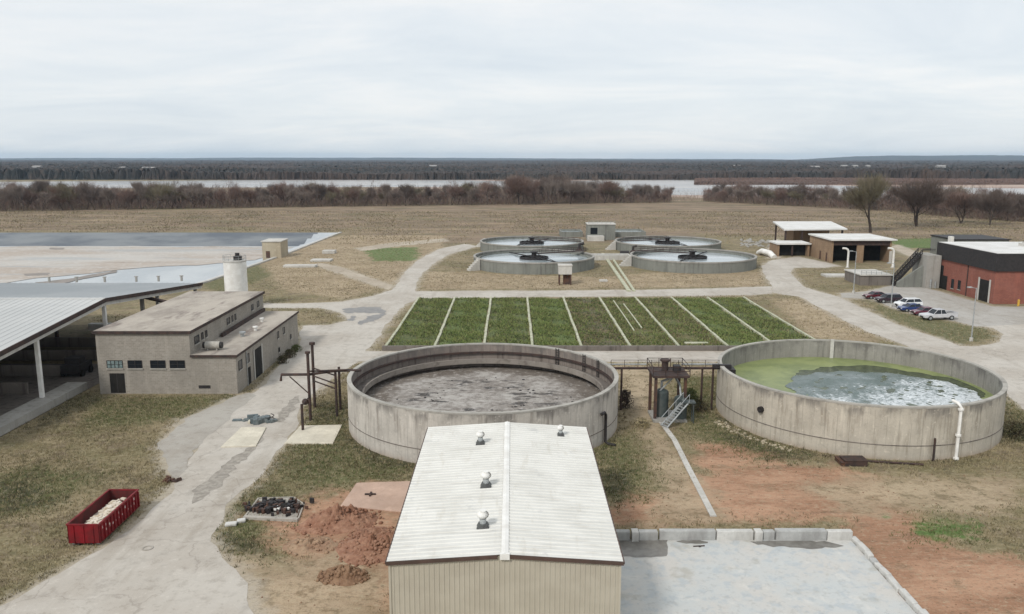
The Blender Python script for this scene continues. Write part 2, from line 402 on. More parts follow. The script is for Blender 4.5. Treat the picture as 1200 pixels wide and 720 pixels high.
VIVID = [PP([(1075,613),(1110,610),(1135,618),(1140,630),(1095,633),(1078,626)]), PP([(1040,281),(1097,279),(1097,292),(1050,290)]), PP([(425,291),(488,290),(490,306),(440,306)])]
FIELD = [[(-2000,345),(-70,345),(-66,262),(-20,290),(10,300),(60,300),(75,330),(150,300),(260,270),(2000,260),(2000,900),(-2000,900)]]
SAND = [PP([(480,211),(620,209),(700,210),(700,222),(560,222),(480,221)]), PP([(870,209),(1300,212),(1300,223),(1000,222),(870,220)]), PP([(740,225),(870,226),(870,232),(740,230)])]

def basin_depth(X, Y):
    s = sdf(BASIN, X, Y)
    return -4.0*np.clip(s/13.0, 0, 1)

def build_ground():
    ys = np.concatenate([np.arange(-120, 40, 4.), np.arange(40, 112, .6), np.arange(112, 250, 1.), np.arange(250, 470, 2.)])
    y = 470.; t = []
    while y < 20000: t.append(y); y *= 1.03
    ys = np.concatenate([ys, t, [20000.]])
    S = np.linspace(-1.35, 1.35, 640)
    wy = np.maximum(ys+30, 75)
    X = S[None,:]*wy[:,None]; Y = np.repeat(ys[:,None], len(S), 1)
    Z = basin_depth(X, Y)
    nr, nc = X.shape
    V = np.stack([X, Y, Z], -1).reshape(-1, 3)
    i = np.arange(nr-1)[:,None]*nc+np.arange(nc-1)[None,:]
    Fq = np.stack([i, i+1, i+nc+1, i+nc], -1).reshape(-1, 4)
    o = npmesh('ground', V, Fq, ground_material(), smooth=True)
    x, yv = X.ravel(), Y.ravel(); near = yv < 700
    for nm, polys in (('sd_green', GREEN), ('sd_dark', DARK), ('sd_vivid', VIVID), ('sd_dirt', DIRT), ('sd_tan', TAN), ('sd_road', roads), ('sd_field', FIELD), ('sd_sand', SAND)):
        a = np.full(x.shape, -500.)
        sel = np.ones_like(near) if nm in ('sd_sand','sd_field') else near
        a[sel] = usdf(polys, x[sel], yv[sel])
        at = o.data.attributes.new(nm, 'FLOAT', 'POINT'); at.data.foreach_set('value', a.astype(np.float32))
    tag(o, kind='structure')
build_ground()

def road(name, poly, z, mat, step=1.2, amp=.3, seed=0):
    o = sheet(name, jitter(poly, step, amp, .22, seed), z, mat); tag(o, kind='structure'); return o
road('road', ROAD_MAIN, .016, m_road, 1.0, .32, 1)
road('road', ROAD_RIGHT, .016, m_road, 1.2, .25, 2)
road('parking_lot', LOT, .026, m_lot, 1.2, .2, 3)
road('road', ROAD_BEDS, .024, m_road, 1.5, .2, 4)
road('gravel_verge', GREYG, .028, m_greyg, .8, .5, 5)
road('track', TRACK1, .012, m_path, 1.5, .5, 6)
road('track', TRACK2, .012, m_path, 2, .6, 7)
road('path', PATH_R, .012, m_path, 2, .3, 8)
road('path', CLEAR_PATH, .012, m_path, 2, .3, 9)
# wet patches and a worn drain line in the road
m_wet = simple('wet_dark_road', (.13,.12,.11), (.20,.18,.16), .9, .35, spec=.5)
m_worn = simple('worn_dark_gravel', (.25,.225,.195), (.36,.33,.285), 1.8, .85)
for i, q in enumerate([[(300,518),(312,510),(296,530),(276,548),(262,566),(240,583),(226,592),(228,574),(246,560),(262,546),(282,530)],
                       [(330,497),(322,490),(338,470),(352,462),(345,478)]]):
    o = sheet('worn_road_strip', jitter(smooth_poly(PP(q), 1), .5, .35, .8, 20+i), .034, m_worn); tag(o, kind='structure')
for i, q in enumerate([[(402,361),(440,360),(452,364),(448,368),(420,366),(404,368)], [(440,369),(452,367),(450,374),(434,376),(424,382),(420,378),(430,372)], [(405,372),(414,370),(420,374),(410,378)]]):
    o = sheet('puddle', jitter(smooth_poly(PP(q), 1), .6, .7, .5, 30+i), .036, m_wet); tag(o, kind='structure')

# ------------------------------------------------------------------ river, far woodland, hills
k = NM('river_water'); n_ = k.noise(.01, 4, .6, sc=(.3,1,1))
m_river = k.out(k.mix(k.ss(n_, .4, .62), (.36,.335,.315), (.25,.25,.25)), .25)
RIVER = PP([(-500,214.5),(0,213.2),(200,212),(350,210.8),(540,211),(600,213),(700,211.5),(780,211),(860,212.2),(900,214),(1000,218.5),(1080,219.5),(1200,221),(1500,225),
            (1500,262),(1200,246),(1100,241),(1000,234),(870,230),(740,228),(690,224),(600,220),(500,219.5),(300,220),(0,221),(-500,223)])
tag(sheet('river', jitter(RIVER, 20, 7, .01, 3), .05, m_river), kind='structure')
def woodland(name, far0, far1, rows, cols, h0, h1, mat, smin=-.95, smax=.95, skip=None, seed=1):
    r = np.random.default_rng(seed)
    ys = np.geomspace(far0, far1, rows); S = np.linspace(smin, smax, cols)
    X = S[None,:]*ys[:,None]; Y = np.repeat(ys[:,None], cols, 1)
    X = X+r.normal(0, .3, X.shape)*(X[:,1:2]-X[:,0:1]); Y = Y+r.normal(0, .3, X.shape)*np.gradient(ys)[:,None]
    base = np.zeros(X.shape)
    for f, a in ((.004, .5), (.011, .35), (.03, .25)):
        base += a*np.sin(X*f+r.uniform(0,6)+1.7*np.sin(Y*f*.7))*np.sin(Y*f*1.3+r.uniform(0,6))
    Z = h0+(h1-h0)*np.clip(.5+.5*base, 0, 1)*r.uniform(.35, 1.25, X.shape)
    Z[0,:] = -.5; Z[:,0] = -.5; Z[:,-1] = -.5; Z[-1,:] = -.5
    V = np.stack([X,Y,Z], -1).reshape(-1,3); i = np.arange(rows-1)[:,None]*cols+np.arange(cols-1)[None,:]
    Fq = np.stack([i,i+1,i+cols+1,i+cols], -1).reshape(-1,4)
    if skip is not None:
        cx = V[Fq].mean(1); Fq = Fq[~skip(cx[:,0], cx[:,1])]
    o = npmesh(name, V, Fq, mat); tag(o, kind='stuff'); return o
def wood_mat(name, a, b, c3):
    k = NM(name)
    n1 = k.noise(.004, 5, .6, sc=(.5,1.5,1)); n2 = k.noise(.05, 4, .7)
    c = k.mix(k.ss(n1, .42, .6), a, b); c = k.mix(k.ss(n2, .45, .7, 0, .8), c, c3)
    return k.out(c, 1)
m_wood = wood_mat('far_wood', (.030,.031,.030), (.055,.040,.034), (.085,.062,.052))
m_scrub = wood_mat('bank_scrub', (.12,.072,.055), (.085,.055,.045), (.17,.11,.085))
o = woodland('far_woodland', 1186, 14000, 245, 1100, 6, 17, m_wood, seed=3); o['label'] = 'dark hazy woodland reaching to the horizon beyond the river'; o['category'] = 'woodland'
o = woodland('riverbank_scrub', 960, 1215, 46, 700, .6, 4.5, m_scrub, .22, .95, seed=5); o['label'] = 'low reddish brown scrub on the far river bank at the right'; o['category'] = 'scrub'
# hills on the skyline
def hill(name, pts, y, depth, mat):
    mb = MB(); xs = np.linspace(pts[0][0], pts[-1][0], 160); hs = np.interp(xs, [p[0] for p in pts], [p[1] for p in pts])
    v = []; rr = np.random.default_rng(8)
    for dyy, kf in ((-depth, 0), (-depth*.6, .45), (-depth*.25, .85), (0, 1), (depth, 0)):
        for x_, h_ in zip(xs, hs): v.append((x_, y+dyy, h_*kf+(rr.uniform(-2,2) if kf else -1)))
    n = len(xs); f = [(r_*n+i, r_*n+i+1, (r_+1)*n+i+1, (r_+1)*n+i) for r_ in range(4) for i in range(n-1)]
    mb.add(v, f); tag(mb.build(name, mat), kind='structure')
m_hill = wood_mat('hill_wood', (.045,.05,.055), (.055,.052,.05), (.08,.07,.06))
hill('hills', [(3300,0),(3900,34),(4300,56),(4800,68),(5200,64),(5900,72),(6600,66),(7600,70),(9000,60)], 10500, 900, m_hill)
hill('hills', [(-9000,30),(-7000,40),(-5200,36),(-4300,44),(-3000,42),(-2000,44),(-800,40),(600,32),(2200,26),(4200,20)], 13200, 900, m_hill)
# tiny pale buildings far across the river
m_farw = simple('far_pale_walls', (.5,.49,.47), (.42,.41,.39), .2, .7); m_farr = simple('far_roof', (.35,.33,.32), (.28,.27,.26), .2, .8)
FARB = [(46,203,26,'pale long warehouse far across the river at the left edge'), (146,205.5,14,'small pale house left of centre in the woodland beyond the river'),
        (176,206,34,'long low pale shed in the woodland above the left river reach'), (508,200,24,'pale building far off in the woodland above the middle of the river'),
        (862,200,40,'pale building far off in the woodland above the river bend'), (953,203.5,26,'pale low shed in the woodland, first of the right hand cluster'),
        (987,199,20,'white house in the woodland above the white roofed garage'), (1000,200,16,'smaller white house beside the white house in the far woodland'),
        (1015,198.5,12,'little pale hut at the right end of the far cluster of houses'), (1100,200,30,'pale building in the far woodland above the big bare tree')]
for px, py, wd, lab in FARB:
    yy = 30*980/(py-186) if py > 200 else 1900; yy = max(1400, min(yy, 2100)); x_ = (px-600)/960*yy*.99
    r_ = empty('distant_building', (x_, yy, 0)); tag(r_, lab, 'building', 'pale buildings far across the river')
    wd *= .6
    MB().box(-wd/2, wd/2, -6, 6, 0, 13.2).build('wall', m_farw, r_)
    MB().add([(-wd/2-1,-7,13.2),(wd/2+1,-7,13.2),(wd/2+1,7,13.2),(-wd/2-1,7,13.2),(-wd/2-1,0,15.5),(wd/2+1,0,15.5)], [(0,1,5,4),(2,3,4,5),(3,0,4),(1,2,5),(3,2,1,0)]).build('roof', m_farr, r_)

# ------------------------------------------------------------------ bare winter trees
def bark(name, a, b): return simple(name, a, b, 1.2, .95)
m_bark = [bark('bark_dark', (.045,.034,.028), (.07,.052,.042)), bark('bark_grey', (.085,.070,.058), (.06,.048,.04)), bark('bark_brown', (.075,.052,.042), (.05,.038,.032))]
m_twig = [simple('twigs_dark', (.105,.080,.068), (.135,.102,.086), .3, .95), simple('twigs_grey', (.23,.19,.165), (.175,.14,.12), .3, .95), simple('twigs_redbrown', (.20,.135,.11), (.155,.105,.088), .3, .95),
          simple('twigs_olive', (.18,.16,.10), (.14,.115,.08), .3, .95)]
def slivers(Pb, Pe, wdt, r):
    """thin flat twigs from Pb to Pe"""
    d = Pe-Pb; rv = r.normal(size=d.shape); s_ = np.cross(d, rv); s_ /= np.linalg.norm(s_, axis=1)[:,None]+1e-9
    w2 = (wdt[:,None] if hasattr(wdt, 'shape') else wdt)*.5
    V = np.stack([Pb-s_*w2, Pb+s_*w2, Pe+s_*w2*.35, Pe-s_*w2*.35], 1).reshape(-1,3)
    n = len(Pb); return V, np.arange(4*n).reshape(n,4)
def tree_proto(h, spread, seed, mb_, mt_, ntw=1500, tw=.10, multi=1):
    r = random.Random(seed); nr = np.random.default_rng(seed)
    trunk = MB(); ends = []; fine = []
    def grow(p, d, L_, rad, lev):
        pts = [p]; rs = [rad]; q = p.copy(); dd = d.copy(); n = 4
        for i in range(n):
            dd = (dd+Vector((r.gauss(0,.13), r.gauss(0,.13), r.gauss(.03,.07)))).normalized()
            q = q+dd*L_/n; pts.append(q.copy()); rs.append(rad*(1-.5*(i+1)/n))
        (trunk if lev < 2 else fine_mb).tube(pts, rs, 6 if lev < 2 else 4, cap=False)
        if lev >= 1:
            for q_ in pts[1:]: ends.append((q_.copy(), lev))
        if lev < 3:
            for j in range(r.choice((3,4,4,5)) if lev else r.choice((4,5,6))):
                t = r.uniform(.35, 1) if lev else r.uniform(.42, 1); i = min(n-1, int(t*n)); b = pts[i].lerp(pts[i+1], t*n-i)
                a = r.uniform(0, 2*PI); out = Vector((math.cos(a), math.sin(a), 0))
                nd = (dd*r.uniform(.5,1)+out*r.uniform(.45,.95)*spread+Vector((0,0,.25))).normalized()
                grow(b, nd, L_*r.uniform(.5,.75), rs[i]*.55, lev+1)
    fine_mb = MB()
    for m_ in range(multi):
        a = r.uniform(0, 2*PI); d0 = Vector((math.cos(a)*.2*(multi > 1), math.sin(a)*.2*(multi > 1), 1)).normalized()
        grow(Vector((0,0,-.3)), d0, h*.5, h*.018/(1+.3*(multi-1)), 0)
    E_ = np.array([tuple(e[0]) for e in ends]); idx = nr.integers(0, len(E_), ntw)
    Pb = E_[idx]+nr.normal(0, .55, (ntw,3)); cen = np.array([0,0,h*.35])
    D = nr.normal(0, 1, (ntw,3)); outw = Pb-cen; outw /= np.linalg.norm(outw, axis=1)[:,None]+1e-6
    D = D/np.linalg.norm(D, axis=1)[:,None]*.55+outw*.7+np.array([0,0,.55]); Pe = Pb+D*nr.uniform(.8, 2.6, ntw)[:,None]*(h/18)
    Pe[:,2] = np.maximum(Pe[:,2], .3)
    V, Fq = slivers(Pb, Pe, nr.uniform(.5,1.3,ntw)*tw*.85, nr)
    fv = np.array(fine_mb.v) if fine_mb.v else np.zeros((0,3)); nb = len(V)
    V2 = np.vstack([V, fv]); F2 = np.vstack([Fq, np.array([f for f in fine_mb.f], int).reshape(-1,4)+nb]) if len(fv) else Fq
    sc = h/max(V2[:,2].max(), 1)                                  # scale to the wanted height
    root = empty('bare_tree', (0,0,0))
    trunk.v = [(a*sc,b*sc,c*sc) for a,b,c in trunk.v]
    trunk.build('trunk', mb_, root)
    npmesh('crown', V2*sc, F2, mt_, root)
    return root
protos = []
for i in range(9):
    protos.append(tree_proto(15, [.8,1.1,.6][i%3], 100+i, m_bark[i%3], m_twig[[0,1,2,1,3,2,0,2,1][i]], 2600, .085, [1,1,2][i%3]))
WOODL = 'bare brown winter tree standing in the long treeline beyond the field'
used = set()
def plant(i, x, y, h, rz, label=WOODL, group='bare trees of the treeline', z=0):
    pr = protos[i]
    if i not in used: used.add(i); t = pr
    else: t = copy_tree(pr)
    t.location = (x, y, z); s_ = h/15; q_ = random.uniform(1.05,1.7); t.scale = (s_*q_, s_*q_, s_); t.rotation_euler = (0,0,rz)
    tag(t, label, 'tree', group); return t
def line_base(px):   # picture row of the front foot of the treeline
    return np.interp(px, [-150,0,200,400,600,700,790,820,880,960,1040,1120,1200,1300], [248,247.5,245,242,240,238.5,237.5,236,239,243,247,255,260,264])
def line_h(px):
    return np.interp(px, [-150,0,100,200,300,400,500,560,620,680,740,790,820,860,900,960,1040,1120,1200,1300], [17,17,16.5,16,14.5,14,13,14.5,21,18.5,13,9,8,13.5,13.5,13.5,15,16,15,15])
cnt = 0; treeset = {}
for row in range(4):
    px = -110+row*4
    while px < 1300 and cnt < 296:
        if not (788 < px < 822):
            x_, y_ = P(px, line_base(px)); y2 = y_+row*11+random.uniform(-4,4); x2 = x_/y_*y2+random.uniform(-2,2)
            h_ = line_h(px)*random.uniform(.72,1.22)
            ti = random.randrange(9); reg = next(nm for lim, nm in ((120,'behind the left half of the lagoon'),(290,'behind the silo'),(450,'behind the right corner of the lagoon'),(570,'between the lagoon and the settling tanks'),(790,'in tall clump behind the settling tanks'),(960,'behind the pavilion, right of gap'),(1100,'behind the garage'),(9999,'behind the red brick building')) if px < lim)
            colr = ['dark brown','pale grey','reddish brown','olive grey'][[0,1,2,1,3,2,0,2,1][ti]]
            tt_ = plant(ti, x2, y2, h_, random.uniform(0,6.28)); cnt += 1
            treeset.setdefault((colr, row, reg), []).append((x2/y2, tt_))
        px += random.uniform(14,24)*(1.0 if px < 950 else 1.15)
ORD = ['first','second','third','fourth','fifth','sixth','seventh','eighth','ninth','tenth']
for (colr, row, reg), lst in treeset.items():
    lst.sort(key=lambda q: q[0])
    for i, (_, o_) in enumerate(lst):
        o_['label'] = f"{colr} bare tree, " + (f"{ORD[min(i,9)]} from left, " if len(lst) > 1 else '') + f"{['front','second','third','rear'][row]} row, {reg}"
# the big singles on the right
bt = tree_proto(23, .75, 544, m_bark[0], m_twig[3], 4500, .085); bt.scale = (1.55,1.55,1.15); bt.location = (*P(1020,273), 0); tag(bt, 'tall slender bare tree with a dark trunk just behind the brown garage', 'tree')
bt = tree_proto(26, 1.2, 561, m_bark[0], m_twig[0], 7000, .10, 3); bt.scale = (1.75,1.75,1.15); bt.location = (*P(1074,266), 0); tag(bt, 'largest bare tree, wide dark many-stemmed crown standing in the field at the right', 'tree')
bt = tree_proto(18, 1.1, 523, m_bark[0], m_twig[2], 4500, .11, 2); bt.scale = (1.5,1.5,1); bt.location = (*P(1126,262), 0); tag(bt, 'bare reddish tree standing just right of the largest bare tree', 'tree')
bt = tree_proto(17, 1.1, 529, m_bark[1], m_twig[0], 4500, .11, 2); bt.scale = (1.5,1.5,1); bt.location = (*P(1160,264), 0); tag(bt, 'dark bare tree above the right end of the brick building', 'tree')
# brush filling the foot of the treeline
def brush(name, n, seed, mat, back=45, hmul=.55, lo=-150, hi=1320, ln=1.0, wd=1.0):
    r = np.random.default_rng(seed)
    px = r.uniform(lo, hi, n); keep = ~((px > 786) & (px < 824) & (r.uniform(size=n) < .93)); px = px[keep]; n = len(px)
    by = line_base(px); k_ = CAM_H/(F*_s-(360-by)*_c); x = (px-600)*k_; y = (F*_c+(360-by)*_s)*k_
    y2 = y+r.uniform(-5, back, n); x = x/y*y2
    hh = line_h(px)*hmul*r.uniform(.3,1,n)*(.65+.35*np.sin(px*.11)*np.sin(px*.037+1)); hh *= 1+.35*np.sin(px*.53+2)*np.sin(px*.19)+.25*np.sin(px*1.7+y2*.2)
    z = r.uniform(0,1,n)**1.3*hh
    Pb = np.stack([x,y2,z], 1); D = r.normal(0,.6/ln,(n,3)); D[:,2] = np.abs(D[:,2])+.7; D *= ln
    Pe = Pb+D*r.uniform(.8,1.8,n)[:,None]
    V, Fq = slivers(Pb, Pe, r.uniform(.08,.22,n)*wd, r)
    o = npmesh(name, V, Fq, mat); return o
tag(brush('brush', 60000, 11, m_twig[2], 50, .6), 'tangled reddish brown brush filling the foot of the treeline', 'brush', kind='stuff')
tag(brush('brush', 26000, 14, m_twig[2], 120, .9, ln=2.6, wd=.9), 'tall thin reddish stems packed through the whole treeline', 'brush', kind='stuff')
tag(brush('brush', 26000, 15, m_twig[0], 120, .9, ln=2.4, wd=.9), 'tall thin dark stems packed through the whole treeline', 'brush', kind='stuff')
tag(brush('brush', 50000, 12, m_twig[1], 120, 1.05), 'dark thicket of thin stems standing deeper in the treeline', 'brush', kind='stuff')
tag(brush('brush', 9000, 13, m_twig[3], 12, .35), 'olive and straw coloured undergrowth at the near edge of the treeline', 'brush', kind='stuff')

# ------------------------------------------------------------------ lagoon
k = NM('lagoon_liner'); n1 = k.noise(.05, 5, .6, sc=(1,.5,1)); n2 = k.noise(.5, 4, .6)
c = k.mix(k.ss(n1, .38, .62), (.48,.505,.515), (.39,.42,.44)); c = k.mix(k.ss(n2, .5, .7, 0, .3), c, (.56,.57,.56)); m_liner = k.out(c, .45)
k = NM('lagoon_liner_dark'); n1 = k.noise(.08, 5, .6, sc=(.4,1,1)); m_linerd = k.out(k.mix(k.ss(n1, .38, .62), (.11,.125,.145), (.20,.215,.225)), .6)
k = NM('lagoon_sediment'); n1 = k.noise(.035, 6, .62, sc=(.5,1.3,1)); n2 = k.noise(.12, 6, .65, sc=(.3,1.4,1)); n3 = k.noise(.6, 5, .6)
c = k.mix(k.ss(n1, .4, .6), (.47,.44,.40), (.40,.34,.285)); c = k.mix(k.ss(n2, .54, .66, 0, .6), c, (.27,.22,.18)); c = k.mix(k.ss(n3, .5, .66, 0, .5), c, (.55,.54,.52)); c = k.mix(k.ss(k.noise(.05, 6, .7, sc=(.3,1.6,1), loc=(0,40,0)), .54, .62, 0, .55), c, (.33,.35,.36))
m_sed = k.out(c, .7)
def basin_sheet(name, x0, x1, y0, y1, step, off, mat, keep):
    xs = np.arange(x0, x1+step, step); ys = np.arange(y0, y1+step, step); X, Y = np.meshgrid(xs, ys)
    Z = basin_depth(X, Y)+off; nr, nc = X.shape
    V = np.stack([X,Y,Z], -1).reshape(-1,3); i = np.arange(nr-1)[:,None]*nc+np.arange(nc-1)[None,:]
    Fq = np.stack([i,i+1,i+nc+1,i+nc], -1).reshape(-1,4); c_ = V[Fq].mean(1)
    Fq = Fq[keep(c_[:,0], c_[:,1])]
    o = npmesh(name, V, Fq, mat, smooth=True); tag(o, kind='structure'); return o
basin_sheet('lagoon_liner', -300, -70, 158, 338, 1.5, .10, m_liner, lambda x, y: (sdf(BASIN, x, y) > -.2) & (y < 322))
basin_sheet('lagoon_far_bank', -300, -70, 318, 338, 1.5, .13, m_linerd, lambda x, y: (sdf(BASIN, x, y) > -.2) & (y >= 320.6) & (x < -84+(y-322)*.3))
basin_sheet('lagoon_far_bank', -90, -70, 318, 338, 1.5, .10, m_liner, lambda x, y: (sdf(BASIN, x, y) > -.2) & (y >= 320.6) & (x >= -86+(y-322)*.3))
SED = [P(a, b, -3.9) for a, b in [(-350,291),(100,289),(300,289.5),(345,290),(330,297),(298,305),(230,311),(170,314),(130,318),(60,325),(-10,334),(-350,345)]]
sheet_o = sheet('lagoon_sediment', jitter(SED, 3, 1.6, .08, 4), -3.80, m_sed); tag(sheet_o, kind='structure')
m_sedd = simple('wet_sediment', (.19,.165,.14), (.26,.22,.19), .3, .5)
for i, q in enumerate([[(28,321),(58,320),(58,323),(30,323.5)],[(40,331),(80,327),(112,321),(136,317),(138,319),(110,325),(80,331),(45,335)],[(58,290.5),(75,290.8),(74,293),(58,292.5)]]):
    tag(sheet('wet_sediment', jitter([P(a,b,-3.8) for a,b in q], 1.5, .6, .2, i), -3.77, m_sedd), kind='structure')
# concrete coping round the right side of the lagoon
cop = MB(); edge = [(-70.4,337),(-71.9,262),(-75.3,200),(-78.8,183),(-93,162)]
for (a, b), (c_, d_) in zip(edge, edge[1:]):
    L_ = math.hypot(c_-a, d_-b); ux, uy = (c_-a)/L_, (d_-b)/L_
    cop.obox(((a+c_)/2, (b+d_)/2), ux, uy, L_+.2, .9, -.2, .35)
tag(cop.build('lagoon_kerb', m_conc_l), 'pale concrete kerb running along the right side of the lagoon', 'kerb')
rf = random.Random(4)
for i, (px, py) in enumerate([(58,331),(90,331),(123,331),(160,330.5),(186,330),(213,329.5)]):
    x_, y_ = P(px, py); p_ = MB().box(x_-.22, x_+.22, y_-.2, y_+.2, 0, 1.2).box(x_-.4, x_+.4, y_-.22, y_+.22, 1.2, 1.4)
    o = p_.build('mooring_post', m_conc_g, None, (x_, y_, 0)); tag(o, f"{['first','second','third','fourth','fifth','sixth'][i]} stubby concrete post from the left along the near lagoon bank above the shed roof", 'post', 'posts along the near lagoon bank')
# low buildings by the lagoon
def simple_house(name, x0, x1, y0, y1, h, mw, mr, label, cat='building', ov=.25, z0=-.3):
    cx, cy = (x0+x1)/2, (y0+y1)/2; r_ = empty(name, (cx, cy, 0)); tag(r_, label, cat); og = (cx, cy, 0)
    MB().box(x0, x1, y0, y1, z0, h).build('wall', mw, r_, og)
    MB().box(x0-ov, x1+ov, y0-ov, y1+ov, h, h+.3).build('roof', mr, r_, og)
    return r_, og
m_cream = concrete('cream_block', (.44,.38,.28), stain=(.25,.20,.14), amt=.4)
r_, og = simple_house('pump_house', -76.5, -70.8, 250, 258, 4.9, m_cream, m_conc_l, 'small cream block pump house standing on the right bank of the lagoon', z0=-4)
MB().box(-75.4,-74.2,249.9,250,0,2.1).build('door', m_brownst, r_, og)
for (a, b, ww, dd, hh, lab) in [(377,306,6,4,.5,'low pale concrete slab on the grass bank, nearest to the lagoon pump house'), (352,313,9,3,.6,'long low pale concrete slab lying below the lagoon kerb'), (386,297,4,3,1.0,'small pale concrete box by the far corner of the lagoon')]:
    x_, y_ = P(a, b); mb = MB().box(x_-ww/2, x_+ww/2, y_-dd/2, y_+dd/2, 0, hh)
    tag(mb.build('concrete_slab', m_conc_l, None, (x_,y_,0), bevel=.05), lab, 'slab')

# ------------------------------------------------------------------ drying beds
def bed_mat(name, g1, g2, bare, amt):
    k = NM(name)
    a = k.noise(.35, 6, .72); b = k.noise(.9, 6, .75); c_ = k.noise(2.6, 5, .75)
    x = k.mix(k.ss(a, .38, .62), g1, g2); x = k.mix(k.ss(b, .62-.2*amt, .78-.16*amt, 0, .8), x, bare)
    x = k.mix(k.ss(c_, .5, .62, 0, .65), x, tuple(v*.42 for v in g1)); x = k.mix(k.ss(k.noise(.15, 4, .6, sc=(2,.6,1)), .5, .66, 0, .5), x, tuple(v*.62 for v in g2))
    k.bump(b, .5, .15); return k.out(x, .95)
bm = [bed_mat('bed_lush', (.112,.138,.05), (.088,.105,.042), (.21,.175,.09), .5), bed_mat('bed_bright', (.118,.155,.05), (.088,.118,.038), (.19,.17,.075), .3),
      bed_mat('bed_dull', (.100,.112,.050), (.120,.100,.062), (.17,.125,.088), .8), bed_mat('bed_mixed', (.110,.128,.046), (.125,.118,.055), (.25,.21,.11), .75)]
m_blade = [simple('bed_blades_green', (.165,.215,.065), (.21,.225,.085), .6, .95), simple('bed_blades_dark', (.06,.085,.03), (.08,.085,.035), .6, .95), simple('bed_blades_dry', (.27,.22,.12), (.19,.145,.09), .6, .95)]
bidx = [0,1,0,1,2,3,3,1,0]; ordw = ['first','second','third','fourth','fifth','sixth','seventh','eighth','ninth']
desc = ['lush green','bright green','dense green','bright green','dull brown-green','olive patchy','dry speckled olive','vivid green','medium green']
X0, DX = -20.3, 7.87
for i in range(9):
    x0, x1 = X0+i*DX+.24, X0+(i+1)*DX-.24; y0, y1 = 128.0, 175.8
    nx, ny = 16, 80; xs = np.linspace(x0, x1, nx); ys = np.linspace(y0, y1, ny); XX, YY = np.meshgrid(xs, ys)
    rb = np.random.default_rng(50+i)
    ZZ = .12+rb.normal(0, .045, XX.shape); ZZ[0,:] = ZZ[-1,:] = ZZ[:,0] = ZZ[:,-1] = -.05
    cx, cy = (x0+x1)/2, (y0+y1)/2; V = np.stack([XX-cx, YY-cy, ZZ], -1).reshape(-1,3)
    q = np.arange(ny-1)[:,None]*nx+np.arange(nx-1)[None,:]; Fq = np.stack([q,q+1,q+nx+1,q+nx], -1).reshape(-1,4)
    o = npmesh('drying_bed', V, Fq, bm[bidx[i]], smooth=True); o.location = (cx, cy, 0)
    for nm_, nn_, mt_, hh_ in (('grass_blades', (7000,9000,8000,9000,3500,4500,4500,9000,7500)[i], 0, .34), ('dark_grass_blades', 5000, 1, .30), ('dry_grass_blades', (1200,600,900,600,4000,3200,4200,800,1200)[i], 2, .28)):
        bx_ = rb.uniform(x0+.05, x1-.05, nn_)-cx; by_ = rb.uniform(y0, y1, nn_)-cy
        kp = (np.sin(bx_*1.1+i)+np.sin(by_*.45+i*2)+np.sin(bx_*.6+by_*.9+mt_*2)+rb.normal(0,.9,nn_)) > -.6; bx_, by_ = bx_[kp], by_[kp]; n_b = len(bx_)
        Pb = np.stack([bx_, by_, np.full(n_b,.05)], 1); D = rb.normal(0,.5,(n_b,3)); D[:,2] = 1
        Vb, Fb = slivers(Pb, Pb+D*(rb.uniform(.5,1.2,n_b)*hh_)[:,None], rb.uniform(.07,.2,n_b), rb)
        go_ = npmesh(nm_, Vb, Fb, m_blade[mt_], o); go_['kind'] = 'stuff'
    tag(o, f'{desc[i]} grass bed, {ordw[i]} from the left behind the round tanks', 'grass bed', 'grass-grown drying beds')
m_curb = simple('bed_curb_pale', (.50,.49,.38), (.36,.37,.26), .9, .9)
for i in range(10):
    x_ = X0+i*DX; mb = MB()
    yy = 127.2
    while yy < 176.2:
        L_ = min(random.uniform(3.5,5), 176.4-yy); jx = random.uniform(-.04,.04)
        mb.box(x_-.20+jx, x_+.20+jx, yy, yy+L_-.05, -.1, .34+random.uniform(-.03,.03)); yy += L_
    tag(mb.build('bed_divider', m_curb, None, (x_, 151.5, 0)), f'narrow pale concrete divider, {(ordw+["tenth"])[i]} from the left between the grass beds', 'divider', 'dividers of the grass beds')
hw = MB().box(X0-.3, X0+9*DX+.3, 126.55, 127.1, -.1, .75)
tag(hw.build('bed_headwall', m_conc_d, None, (0,126.8,0)), 'long low stained concrete wall along the near end of the grass beds', 'wall')
for a, b, c_, d_, lab in [(719,353,743,388,'left'), (731,357,752,385,'right')]:
    (x0,y0),(x1,y1) = P(a,b,.2), P(c_,d_,.2)
    tag(MB().tube([(x0,y0,.28),((x0+x1)/2+.05,(y0+y1)/2,.27),(x1,y1,.28)], .13, 8).build('loose_pipe', m_curb), f'pale pipe lying in the sixth grass bed, {lab} one of the two', 'pipe')
x_, y_ = P(816,404); tag(MB().box(x_-1.9,x_+1.9,y_-.35,y_+.35,.15,.38).build('loose_plank', m_curb, None, (x_,y_,0)), 'short pale plank lying at the near end of the seventh grass bed', 'plank')

